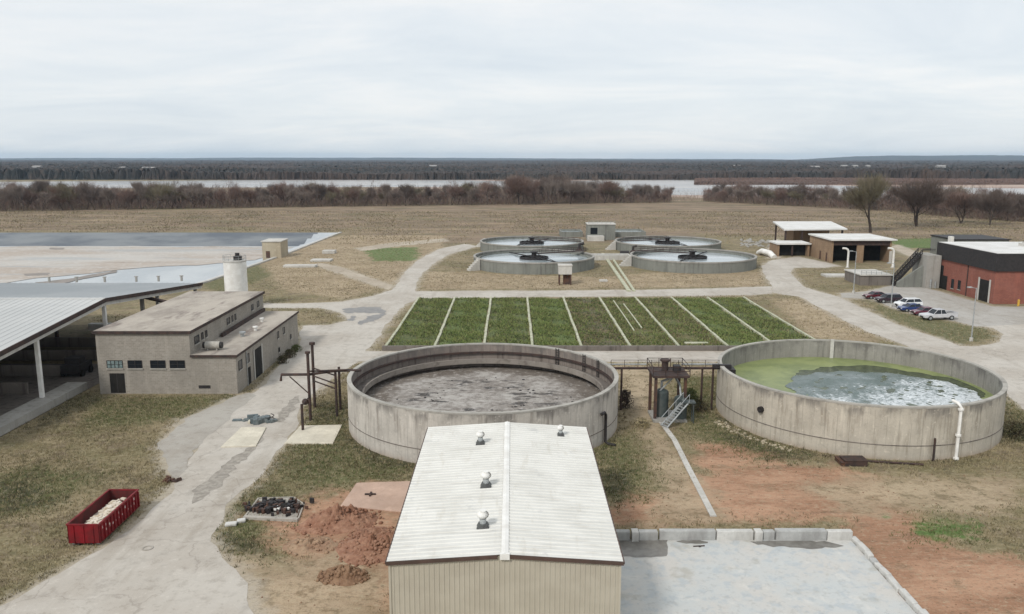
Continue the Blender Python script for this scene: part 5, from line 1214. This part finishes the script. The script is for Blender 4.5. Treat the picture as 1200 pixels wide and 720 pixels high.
x_, y_ = P(434,580,.1); tag(MB().box(x_-.5,x_+.5,y_-.08,y_+.08,.10,.22).box(x_-.06,x_+.1,y_-.4,y_+.4,.11,.24).build('anchor_frame', m_rust, None, (x_,y_,.1)), 'small rusty cross of steel lying on the pinkish pad', 'scrap')
# rubble pit
pit = [P(a,b) for a,b in ((286,608),(349,611),(356,592),(344,584),(303,585))]
root = empty('rubble_pit', (*P(320,598),0)); tag(root, 'shallow concrete edged pit full of dark debris beside the road', 'pit'); cx, cy = P(320,598); og = (cx,cy,0)
mb = MB()
for (a,b),(c_,d_),w_ in zip(pit, pit[1:]+pit[:1], (.38,.12,.12,.12,.15)):
    L_ = math.hypot(c_-a,d_-b); mb.obox(((a+c_)/2,(b+d_)/2),(c_-a)/L_,(d_-b)/L_,L_+.05,w_,-.1,.24 if w_ > .3 else .13)
mb.build('rim', m_conc, root, og)
inn = [(cx+(a-cx)*.93, cy+(b-cy)*.93) for a,b in pit]; MB().prism(inn, -.05, .10).build('floor', m_greyg, root, og)
rr_ = random.Random(31); dk_ = MB(); wt_ = MB(); rd_ = MB()
for _ in range(260):
    x_ = cx+rr_.gauss(.1,1.0); y_ = cy+rr_.gauss(.15,.55); s_ = rr_.uniform(.05,.22); a = rr_.uniform(0,3.1)
    rr_.choice((dk_,dk_,rd_)).obox((x_,y_), math.cos(a), math.sin(a), s_*2.2, s_, .1, .12+s_*1.2+rr_.uniform(0,.25))
for _ in range(6): x_ = cx+rr_.uniform(.4,1.6); y_ = cy-rr_.uniform(.1,.6); a = rr_.uniform(0,3); wt_.obox((x_,y_), math.cos(a), math.sin(a), .5, .22, .3, .45)
for m_, mt in ((dk_,m_black),(rd_,m_brownst),(wt_,m_white)): m_.build('debris', mt, root, og)['kind'] = 'stuff'
x_, y_ = cx+1.0, cy-.15; tag(MB().tube([(x_-.25,y_,.35),(x_+.25,y_+.1,.35)], .34, 14).build('old_tyre', m_void), 'black tyre lying in the debris of the rubble pit', 'tyre')
for px, py, ln, rz, lab in ((271,616,.95,.1,'left'),(283,612,.7,.3,'right')):
    x_, y_ = P(px,py); o = MB().box(-ln/2,ln/2,-.28,.28,0,.26).build('broken_slab', m_block2, None, (0,0,0), bevel=.08); o.location = (x_,y_,0); o.rotation_euler = (.04,-.05,rz); tag(o, f'short broken lump of pale concrete by the road, {lab} one of the pair near the rubble pit', 'slab')
# scrap left of the pipe rack
root = empty('scrap_pile', (*P(303,494),0)); tag(root, 'pile of blue-grey scrap sheets and a hose reel on the road by the cream pad', 'scrap pile'); rr_ = random.Random(5)
mb = MB()
for _ in range(26): a = rr_.uniform(0,3); mb.obox((rr_.gauss(0,1.1), rr_.gauss(0,.45)), math.cos(a), math.sin(a), rr_.uniform(.4,1.3), rr_.uniform(.2,.6), 0, rr_.uniform(.1,.7))
mb.build('scrap_sheet', simple('blue_grey_scrap', (.10,.13,.14), (.16,.18,.18), 1.5, .6), root)
mb = MB()
for _ in range(5): a = rr_.uniform(0,3); mb.obox((rr_.uniform(-.9,.7), rr_.uniform(-.9,-.3)), math.cos(a), math.sin(a), .9, .25, 0, .25)
mb.build('board', m_padl, root)
MB().tube([(.6*math.cos(q/3)+1.2,.5*math.sin(q/3),.3+.02*q) for q in range(24)], .05, 5).build('hose', m_black, root)
x_, y_ = P(203,564); root = empty('scrap_pile', (x_,y_,0)); tag(root, 'little heap of brown junk on the verge above the red container', 'scrap pile'); mb = MB()
for _ in range(16): a = rr_.uniform(0,3); mb.obox((rr_.gauss(0,.5), rr_.gauss(0,.25)), math.cos(a), math.sin(a), rr_.uniform(.2,.7), rr_.uniform(.08,.2), 0, rr_.uniform(.06,.35))
mb.build('junk', m_brownst, root)
for px, py, lb in ((173,643,'in the middle of the road below the red container'),):
    x_, y_ = P(px,py); o = MB().revolve(0,0,[(.42,.0),(.42,.05),(.30,.05),(.30,.0)],24).build('manhole_ring', m_greyg, None, (0,0,0)); o.location = (x_,y_,.016); tag(o, 'round worn manhole ring '+lb, 'manhole')

# ------------------------------------------------------------------ right hand buildings
def quadbox(mb, q, z0, z1): return mb.prism(q, z0, z1)
# brick control building
root = empty('red_brick_building', (120,181,0)); tag(root, 'red brick building with black upper band and white flat roof at the right edge', 'building'); og = (120,181,0)
rx0, rx1, ry0, ry1, rh = 100.7, 142.0, 169.0, 192.5, 10.5
MB().box(rx0,rx1,ry0,ry1,-.3,rh-3.6).build('wall', m_redb, root, og)
MB().box(rx0-.35,rx1+.3,ry0-.35,ry1+.3,rh-3.6,rh+.1).build('fascia_band', m_black, root, og)
rf_ = MB().box(rx0-.1,rx1+.1,ry0-.1,ry1+.1,rh+.1,rh+.22).build('roof', m_whiteroof, root, og)
MB().box(114,118,181,184,rh+.22,rh+.9).box(114.6,117.3,181.4,183.6,rh+.9,rh+1.15).build('roof_hatch', m_conc_l, rf_, og)
dr_ = MB().box(rx0-.04,rx0+.01,170.8,174.4,0,4.6).build('roller_door', m_void, root, og)
MB().box(rx0-.12,rx0-.041,170.3,170.8,0,4.9).box(rx0-.12,rx0-.041,174.4,174.9,0,4.9).build('door_frame', m_conc_l, dr_, og)
for y0,y1,z0,z1 in ((181.8,182.9,1.0,3.0),(184.6,185.7,.8,2.9)): window_side(y0,y1,z0,z1,rx0,root,og,sgn=-1,mull=1)
MB().box(rx0-.03,rx0+.01,187.6,190.9,.0,3.2).box(rx0-.04,rx0+.01,189.6,190.9,3.2,5.4).build('recess', m_void, root, og)
MB().box(rx0-.02,rx0-.1,179.2,179.5,0,rh-3.7).build('downpipe', m_rust, root, og)
for i, (x_, y_) in enumerate([(104.6,166.6),(106.6,166.6)]):
    b = MB().cyl(x_,y_,-.1,1.25,.22,14).sphere(x_,y_,1.25,.22,12,6,.6).build('bollard', m_orange, None, (x_,y_,0)); tag(b, ['yellow bollard before the red brick building, left one of the pair','yellow bollard before the red brick building, right one of the pair'][i], 'bollard', 'bollards by the brick building')
# grey building behind
r_, og2 = simple_house('back_building', 126, 141, 232, 246, 7.2, m_conc_clar, m_black, 'low dark grey building behind the red brick one')
MB().box(123.9,124.8,231,232.5,0,8.3).build('white_stack', m_white, r_, og2)
# concrete block with steel stair to its left
root = empty('stair_block', (94,189,0)); tag(root, 'grey concrete block with a black steel stair beside the red brick building', 'stair'); og = (94,189,0)
MB().box(97.0,100.3,190.2,197,-.3,7.7).build('block', m_conc_g, root, og)
sx0, sx1 = 91.0, 97.2
mb = MB(); n = 16
for i in range(n):
    x_ = sx0+(sx1-sx0)*i/n; z_ = .2+7.5*(i+1)/n; mb.box(x_,x_+.6,193.2,195.2,z_-.25,z_)
mb.build('stair', m_black, root, og)
mb = MB()
for y_ in (193.1,195.3):
    mb.add([(sx0,y_-.06,0),(sx1,y_-.06,7.2),(sx1,y_-.06,8.1),(sx0,y_-.06,.9),(sx0,y_+.06,0),(sx1,y_+.06,7.2),(sx1,y_+.06,8.1),(sx0,y_+.06,.9)], [(0,1,2,3),(7,6,5,4),(3,2,6,7),(0,4,5,1),(0,3,7,4),(1,5,6,2)])
mb.build('stringer', m_black, root, og)
mb = MB()
for y_ in (193.1,195.3):
    for dz in (.8,1.2): mb.tube([(sx0,y_,.4+dz),(sx1,y_,7.7+dz),(100.2,y_,7.7+dz)], .09, 6)
    for i in range(12): x_ = sx0+(sx1-sx0)*i/11; z_ = .4+7.3*i/11; mb.tube([(x_,y_,z_),(x_,y_,z_+1.2)], .07, 6)
mb.build('railing', m_black, root, og)
MB().add([(91.2,191.6,-.2),(96.95,191.6,-.2),(96.95,191.6,5.2),(91.2,191.6,1.2),(91.2,192.3,-.2),(96.95,192.3,-.2),(96.95,192.3,5.2),(91.2,192.3,1.2)], [(0,1,2,3),(7,6,5,4),(3,2,6,7),(0,4,5,1),(0,3,7,4),(1,5,6,2)]).build('cheek_wall', m_conc_clar, root, og)
MB().tube([(98.2,190.0,0),(98.2,190.0,2.2)], .2, 8).tube([(99.3,190.0,0),(99.3,190.0,1.6)], .2, 8).build('pipe_stub', m_galv, root, og)
# loading dock
root = empty('loading_dock', (85,200,0)); tag(root, 'low concrete loading dock with a dark front between the garage and the steel stair', 'dock'); og = (85,200,0)
MB().box(83.6,91.0,194.5,204,-.3,2.4).build('dock_wall', m_conc_d, root, og); MB().box(83.4,91.2,194.2,204.2,2.4,2.65).build('dock_top', m_conc_l, root, og)
MB().box(80.6,91.5,208,212,-.2,.5).build('ramp', m_conc_l, root, og)
mb = MB()
for i in range(7): mb.tube([(83.6+i*1.22,194.4,2.6),(83.6+i*1.22,194.4,3.6)], .05, 6)
mb.tube([(83.6,194.4,3.6),(90.9,194.4,3.6)], .05, 6).tube([(83.6,194.4,3.1),(90.9,194.4,3.1)], .05, 6); mb.build('railing', m_galv, root, og)
# white hooked vent pipes
for px, py, hh, rr, lab in ((993,314,5.4,.27,'left of the two, before the garage front'),(1046,314,5.4,.30,'right of the two, by the garage corner')):
    x_, y_ = P(px,py); t_ = empty('vent_pipe', (x_,y_,0)); tag(t_, 'thick white hooked pipe, '+lab, 'pipe', 'white hooked pipes by the garage')
    MB().tube([(0,0,-.1),(0,0,hh-.9),(-.25,0,hh-.3),(-.8,0,hh),(-1.7,0,hh+.05)], rr, 14).build('pipe', m_white, t_); MB().cyl(0,0,-.1,.25,rr+.25,14).build('base', m_conc_l, t_)
# brown garage
root = empty('garage', (102,247,0)); tag(root, 'brown brick garage with a white flat roof and two dark open bays', 'garage'); og = (102,247,0)
gx0, gx1, gy0, gy1, gh = 93.2, 110.6, 238, 256, 6.4
MB().box(gx0,gx0+.5,gy0,gy1,-.2,gh).box(gx0+.501,gx1-.001,gy1-.4,gy1,-.2,gh).box(gx1-.5,gx1,gy0,gy1-.401,-.2,gh).build('wall', m_brnb, root, og)
MB().box(100.6,102.6,gy0,gy0+.5,-.2,gh-1.3).build('pillar', m_brnb, root, og); MB().box(gx0+.501,gx1-.501,gy0,gy0+.45,gh-1.3,gh).build('lintel', m_rust, root, og)
MB().box(gx0+.5,gx1-.5,gy0+6,gy0+6.3,0,gh-.1).build('inner_wall', m_void, root, og); MB().box(gx0-.4,gx1+1.2,gy0-.7,gy1+.4,gh,gh+.12).build('soffit', m_brownst, root, og)
MB().box(gx0-.45,gx1+1.25,gy0-.75,gy1+.45,gh+.12,gh+.5).build('roof', m_whiteroof, root, og)
MB().box(gx0-.03,gx0+.02,241,242.2,0,2.6).box(gx0-.03,gx0+.02,246,247.2,0,2.6).build('door', m_brownst, root, og)
MB().box(gx1-.499,gx1+.3,gy0-.05,gy0+.3,-.1,3.4).build('bay_post', m_conc_l, root, og)
# white roofed pavilion
root = empty('pavilion', (96,276,0)); tag(root, 'open shed with a high white flat roof behind the brown garage', 'shed'); og = (96,276,0)
Q = [(87.2,262.5),(108.2,264.5),(115,296),(94,296)]
MB().prism(Q, 7.3, 7.75).build('roof', m_whiteroof, root, og)
for x_, y_ in ((88,263.5),(93.5,264),(107,265.5),(113.6,294.5),(94.8,294.5)): MB().box(x_-.25,x_+.25,y_-.25,y_+.25,-.1,7.3).build('post', m_rust, root, og)
MB().box(98,110,285,294,-.1,5.6).build('inner_room', m_brnb, root, og)
root = empty('annex_shed', (88,257,0)); tag(root, 'low brown brick shed with white roof edge and dark open front, left of the garage', 'shed'); og = (88,257,0)
MB().box(82.6,83.2,254,262,-.1,3.7).box(92.0,92.6,254,262,-.1,3.7).box(83.201,91.999,261.5,262,-.1,3.7).build('wall', m_brnb, root, og)
MB().box(83.2,92,256,256.2,-.1,3.65).build('inner_wall', m_void, root, og); MB().box(87,87.5,254,254.4,-.1,3.7).build('post', m_rust, root, og); MB().box(82.3,92.9,253.5,262.4,3.7,4.15).build('roof', m_whiteroof, root, og)
x_, y_ = P(905,303); t_ = MB().tube([(x_,y_+14,.0),(x_-.8,y_+8,1.3),(x_+.2,y_+3,1.2),(x_+.6,y_,.2)], .9, 10).build('white_duct', m_white); tag(t_, 'thick white curved duct lying left of the low brown shed', 'duct')

# light poles
def pole(px, py, h, label, arm=-1):
    x_, y_ = P(px,py); t = empty('light_pole', (x_,y_,0)); tag(t, label, 'lamp post', 'light poles around the car park')
    MB().cyl(0,0,-.1,.6,.28,12).build('base', m_conc_l, t); MB().tube([(0,0,.5),(0,0,h)], [.12,.07], 8).build('mast', m_galv, t)
    MB().tube([(0,0,h-.1),(arm*.9,0,h+.1)], .05, 6).build('arm', m_galv, t); MB().box(min(arm*.8,arm*1.5),max(arm*.8,arm*1.5),-.2,.2,h+.02,h+.2).build('lamp_head', m_galv, t)
pole(1138,400,9.0,'slim light pole on the grass island in front of the roller door'); pole(1044,360,9.0,'slim light pole among the parked cars'); pole(1000,344,9.5,'slim light pole standing left of the parked cars')
# two crossed sign boards etc are too small to show

# ------------------------------------------------------------------ vehicles
m_tyre = simple('tyre_rubber', (.02,.02,.02), (.03,.03,.03), 3, .9); m_lamp = simple('headlamp', (.7,.7,.68), (.6,.6,.6), 2, .2); m_tail = simple('tail_lamp', (.35,.02,.02), (.3,.02,.02), 2, .3); m_cglass = NM('car_glass').out((.02,.024,.03), .06)
def paint(name, c): 
    k = NM(name); k.b.inputs['Coat Weight'].default_value = .5; n1 = k.noise(.8, 4, .6); return k.out(k.mix(k.ss(n1,.4,.7), c, tuple(v*.85 for v in c)), .35)
def car(x, y, rz, pm, label, kind='sedan'):
    """front points to -x"""
    root = empty('pickup_truck' if kind == 'pickup' else 'parked_car', (x,y,.026), rz); tag(root, label, 'pickup' if kind == 'pickup' else 'car', 'vehicles parked side by side')
    if kind == 'pickup':
        L_, W_, hb = 5.9, 1.0, 1.12
        low = [(-2.95,.45),(-2.98,.8),(-2.85,1.02),(-1.25,1.14),(.75,1.16),(2.95,1.16),(2.95,.5)]; cab = [(-1.35,1.14),(-.65,1.86),(.62,1.88),(.95,1.16)]; wx = (-1.95,1.85); wr = .42
    elif kind == 'suv':
        L_, W_, hb = 4.8, .95, 1.0
        low = [(-2.4,.4),(-2.42,.75),(-2.25,.96),(-1.2,1.06),(2.2,1.08),(2.38,.9),(2.4,.45)]; cab = [(-1.25,1.06),(-.55,1.66),(1.75,1.68),(2.25,1.08)]; wx = (-1.5,1.5); wr = .38
    else:
        L_, W_, hb = 4.7, .90, .9
        low = [(-2.35,.35),(-2.38,.62),(-2.2,.80),(-1.05,.93),(1.55,.95),(2.3,.90),(2.36,.42)]; cab = [(-1.15,.92),(-.45,1.40),(.75,1.42),(1.7,.95)]; wx = (-1.42,1.42); wr = .33
    def ext(pr, w0, w1, mb):
        n = len(pr); zs = [p[1] for p in pr]; z0, z1 = min(zs), max(zs); v = []
        for s_ in (-1,1):
            for a, b in pr: t = (b-z0)/(z1-z0+1e-9); v.append((a, s_*(w0+(w1-w0)*t), b))
        f = [tuple(range(n)), tuple(range(n,2*n))[::-1]]+[(i,n+i,n+(i+1)%n,(i+1)%n) for i in range(n)]
        return mb.add(v, f)
    b = ext(low, W_, W_*.96, MB()).build('body', pm, root, bevel=.06)
    g = ext(cab, W_*.94, W_*.76, MB()).build('window', m_cglass, root)
    top = [cab[1],cab[2]]; ext([(cab[1][0]-.05,cab[1][1]-.04),(cab[1][0]-.02,cab[1][1]+.03),(cab[2][0]+.02,cab[2][1]+.03),(cab[2][0]+.05,cab[2][1]-.04)], W_*.79, W_*.77, MB()).build('roof', pm, root)
    xm = (cab[1][0]+cab[2][0])/2
    for s_ in (-1,1):
        for (xa,za),(xb,zb_) in ((cab[0],cab[1]),(cab[3],cab[2]),((xm,hb),(xm,cab[1][1]))): MB().tube([(xa,s_*W_*.945,za),(xb,s_*W_*.77,zb_)], .045, 6).build('pillar', pm, root)
    if kind == 'pickup':
        MB().box(1.1,2.85,-.82,.82,1.10,1.175).build('cargo_bed', m_void, root)
        MB().box(1.0,2.95,-1.0,-.86,1.16,1.36).box(1.0,2.95,.86,1.0,1.16,1.36).box(2.85,2.95,-.859,.859,1.16,1.36).build('bed_side', pm, root)
    for wx_ in wx:
        for s_ in (-1,1):
            w_ = MB().tube([(wx_,s_*(W_-.2),wr),(wx_,s_*(W_+.03),wr)], wr, 18).build('wheel', m_tyre, root); MB().tube([(wx_,s_*(W_+.0),wr),(wx_,s_*(W_+.045),wr)], wr*.58, 12).build('rim', m_galv, w_)
    for s_ in (-1,1):
        MB().box(-L_/2-.02,-L_/2+.12,min(s_*.5,s_*.82),max(s_*.5,s_*.82),.62 if kind != 'pickup' else .78,.76 if kind != 'pickup' else .95).build('headlight', m_lamp, root)
        MB().box(L_/2-.08,L_/2+.02,min(s_*.6,s_*.85),max(s_*.6,s_*.85),.65,.85).build('tail_light', m_tail, root)
    MB().box(-L_/2-.04,-L_/2+.05,-.4,.4,.45,.72).build('grille', m_black, root)
    return root
dark1, dark2, whi, blu, mar, sil = paint('paint_dark_red', (.10,.012,.02)), paint('paint_black_cherry', (.035,.018,.026)), paint('paint_white', (.78,.79,.80)), paint('paint_blue', (.03,.055,.17)), paint('paint_maroon', (.13,.03,.05)), paint('paint_silver', (.56,.56,.58))
cars = [(1026,350,dark1,'sedan','dark red car, farthest of the parked row'), (1041,354.5,dark2,'suv','nearly black car between the dark red and the white one'), (1064,360,whi,'suv','white car in the parked row'),
        (1068,364.8,blu,'sedan','blue car parked between the white and the maroon ones'), (1084,369.2,mar,'sedan','maroon car half hidden behind the silver pickup'), (1099,374.5,sil,'pickup','silver pickup truck, nearest of the parked row')]
for px, py, pm, kd, lab in cars: x_, y_ = P(px,py); c_ = car(x_, y_, R(random.uniform(-4,4))+R(6), pm, lab, kd); c_.scale = (1.12,1.06,1.06)

# ------------------------------------------------------------------ weeds, shrubs, stones
def inside(polys, x, y): return usdf(polys, x, y)
def tufts(name, n, seed, x0, x1, y0, y1, mat, hgt, wdt, cond, label, cat, nb=4):
    r = np.random.default_rng(seed); x = r.uniform(x0,x1,n*3); y = r.uniform(y0,y1,n*3)
    k_ = cond(x, y, r); x, y = x[k_][:n], y[k_][:n]; n = len(x)
    x = np.repeat(x, nb)+r.normal(0,.12,n*nb); y = np.repeat(y, nb)+r.normal(0,.12,n*nb); n = len(x)
    Pb = np.stack([x,y,np.full(n,-.02)],1); D = r.normal(0,.45,(n,3)); D[:,2] = 1; Pe = Pb+D*(r.uniform(.4,1,n)*hgt)[:,None]
    V, Fq = slivers(Pb, Pe, r.uniform(.6,1.4,n)*wdt, r); o = npmesh(name, V, Fq, mat); tag(o, label, cat, kind='stuff'); return o
SOLID = [[(-53.5,102),(-35,102),(-35,134.5),(-53.5,134.5)], [(fx0,fy0),(fx1,fy0),(fx1,fy1),(fx0,fy1)], [(6.6,30),(27.6,30),(27.6,61.6),(6.6,61.6)], [(-140,60),(-55.9,60),(-55.9,104),(-53,104),(-53,150),(-140,150)], [(X0-.5,126.4),(51,126.4),(51,176.5),(X0-.5,176.5)],
         PP([(418,567),(481,565),(470,601),(399,594)]), PP([(283,502),(312,502),(300,524),(259,525)]), PP([(352,500),(401,499),(390,521),(333,521)])]
def free(x, y):
    a = usdf(roads, x, y) < -.3; b = usdf(SOLID, x, y) < 0
    for cx_, cy_, cr_ in ((6.2,230.2,17.6),(51.5,232.5,18.2),(6.6,273.5,17.8),(52.2,274.5,18.1)): b = b & (np.hypot(x-cx_, y-cy_) > cr_)
    b = b & ~((x > 92) & (y > 165) & (y < 300)) & ~((x > 79) & (y > 193) & (y < 207)) & ~((x < -70) & (y > 158))
    return a & b & (np.hypot(x-TL[0],y-TL[1]) > 15.7) & (np.hypot(x-TR[0],y-TR[1]) > 15.8)
m_g1 = simple('dry_grass_blades', (.34,.285,.175), (.26,.215,.12), .5, .95); m_g2 = simple('green_grass_blades', (.075,.095,.03), (.11,.12,.045), .5, .95); m_g4 = simple('brown_grass_blades', (.18,.15,.09), (.13,.115,.062), .4, .95); m_g3 = simple('dark_weed_blades', (.06,.062,.03), (.10,.075,.045), .5, .95)
tufts('dry_grass', 45000, 1, -75, 80, 47, 118, m_g1, .24, .05, lambda x,y,r: free(x,y) & (inside(DIRT+TAN,x,y) < r.uniform(-4,1.5,len(x))), 'short dry straw coloured grass over the open ground', 'grass')
tufts('brown_grass', 30000, 7, -75, 80, 47, 118, m_g4, .22, .05, lambda x,y,r: free(x,y) & (inside(DIRT+TAN,x,y) < r.uniform(-4,2.5,len(x))) & (np.sin(x*.5)+np.sin(y*.63+x*.2) > r.normal(0,.8,len(x))), 'brown and olive dead grass in drifts over the open ground', 'grass')
tufts('green_grass', 26000, 2, -75, 80, 47, 118, m_g2, .24, .05, lambda x,y,r: free(x,y) & (inside(GREEN+VIVID[:1],x,y) > r.uniform(-3,2,len(x))), 'patches of green grass near the tanks and roads', 'grass')
tufts('weeds', 5000, 3, -60, 80, 47, 118, m_g3, .45, .05, lambda x,y,r: free(x,y) & ((inside(DARK,x,y) > r.uniform(-2,2,len(x))) | (np.abs(np.hypot(x-TL[0],y-TL[1])-16.2) < .5) | (np.abs(np.hypot(x-TR[0],y-TR[1])-16.4) < .5*r.uniform(size=len(x))+.2)), 'ragged dark weeds at the foot of walls and in hollows', 'weeds', 5)
tufts('far_grass', 26000, 8, -80, 110, 118, 290, m_g1, .26, .09, lambda x,y,r: free(x,y) & (r.uniform(100,290,len(x)) > y*.9) & (np.abs(x) < y*.75), 'thin dry grass over the middle ground', 'grass', 2)
tufts('far_brown_grass', 22000, 9, -80, 110, 118, 290, m_g4, .28, .10, lambda x,y,r: free(x,y) & (r.uniform(100,290,len(x)) > y*.9) & (np.abs(x) < y*.75) & (np.sin(x*.31)+np.sin(y*.23+x*.1) > r.normal(.2,.8,len(x))), 'brown dead grass in drifts over the middle ground', 'grass', 2)
def field_free(x, y): return (np.abs(x) < y*.72) & ~((x < -66) & (y < 338)) & ~((np.abs(x-29) < 44) & (y < 336)) & ~((x > 80) & (x < 165) & (y < 300))
tufts('field_weeds', 20000, 21, -330, 330, 290, 475, m_g4, .5, .30, lambda x,y,r: field_free(x,y) & (np.sin(x*.07)+np.sin(y*.21+x*.03)+np.sin(x*.19+y*.05) > r.normal(.2,.9,len(x))), 'brown weeds in drifts over the far field', 'weeds', 1)
tufts('field_straw', 26000, 22, -330, 330, 290, 475, m_g1, .45, .28, lambda x,y,r: field_free(x,y), 'pale straw stubble over the far field', 'grass', 1)
tufts('field_brush', 2500, 23, -330, 330, 300, 475, m_twig[2], .8, .22, lambda x,y,r: field_free(x,y) & (np.sin(x*.05+1)+np.sin(y*.13+x*.02) > r.normal(.9,.5,len(x))), 'reddish low scrub scattered in the far field', 'scrub', 1)
# leafy shrubs
def shrub(px, py, rad, h, label, seed, mat=None):
    x_, y_ = P(px,py); r = np.random.default_rng(seed); n = int(380*rad*h); a = r.uniform(0,2*PI,n); t = np.sqrt(r.uniform(0,1,n)); z = r.uniform(0,1,n)
    rr = rad*t*np.sqrt(np.clip(1.1-z*z,0,1))*(1+.25*np.sin(a*3+seed)); Pb = np.stack([rr*np.cos(a),rr*np.sin(a),z*h],1); D = r.normal(0,1,(n,3)); D[:,2] += .5; D /= np.linalg.norm(D,axis=1)[:,None]
    root = empty('shrub', (x_,y_,0)); tag(root, label, 'shrub'); V, Fq = slivers(Pb, Pb+D*.22, r.uniform(.06,.16,n), r); npmesh('foliage', V, Fq, mat or m_g2, root)
    mb = MB()
    for q in range(6): b = 2*PI*q/6; mb.tube([(0,0,-.05),(rad*.4*math.cos(b),rad*.4*math.sin(b),h*.75)], .03, 5)
    mb.build('stem', m_bark[2], root)
shrub(347,412,.9,1.0,'green shrub against the annex wall, farthest from the loading door',1,m_g2); shrub(339,419,1.0,1.2,'green shrub in the middle of the row by the annex wall',2,m_g3); shrub(331,426,.9,1.1,'dark shrub by the annex wall nearest to the loading door',3,m_g3)
shrub(818,482,1.3,1.3,'olive shrub left of the algae tank',4,m_g3); shrub(808,470,1.2,1.6,'taller olive shrub beside the pump platform',5,m_g2); shrub(752,500,1.1,.9,'low brown bush left of the pump platform',6,m_g1); shrub(1190,512,1.8,1.6,'dark bush at the right side of the algae tank',7,m_g3); shrub(733,478,.9,2.2,'narrow brown bush against the sludge tank right side',8,m_bark[2])
# stones and clods on the bare dirt
r = np.random.default_rng(91); mb = MB(); n = 0
xs = r.uniform(-30,60,9000); ys = r.uniform(47,82,9000); kk = free(xs,ys) & (inside(DIRT+TAN,xs,ys) > -1); xs, ys = xs[kk][:420], ys[kk][:420]
for a, b in zip(xs, ys): mb.sphere(a, b, .0, float(r.uniform(.02,.09)), 5, 4, .7)
tag(mb.build('stones', m_rd2), 'scattered small stones and clods on the bare dirt', 'stones', kind='stuff')
mb = MB()
for _ in range(110):
    a = r.uniform(190,228); x_ = TR[0]+(16.1+r.uniform(0,1.4))*math.cos(R(a)); y_ = TR[1]+(16.1+r.uniform(0,1.4))*math.sin(R(a)); mb.sphere(x_,y_,.0,float(r.uniform(.08,.26)),6,4,.6)
tag(mb.build('broken_stones', m_cream), 'band of pale broken stones along the left foot of the algae tank', 'stones', kind='stuff')

# ------------------------------------------------------------------ haze
hz = MB().box(-28000,28000,-300,20500,-5.5,140).build('haze', m_white); tag(hz, kind='stuff'); hz.data.materials.clear()
hm = bpy.data.materials.new('haze_air'); hm.use_nodes = True; t_ = hm.node_tree; t_.nodes.clear()
ou = t_.nodes.new('ShaderNodeOutputMaterial'); pv = t_.nodes.new('ShaderNodeVolumePrincipled'); pv.inputs['Color'].default_value = (.60,.80,1,1); pv.inputs['Density'].default_value = 4.8e-5
t_.links.new(pv.outputs[0], ou.inputs['Volume']); hz.data.materials.append(hm)
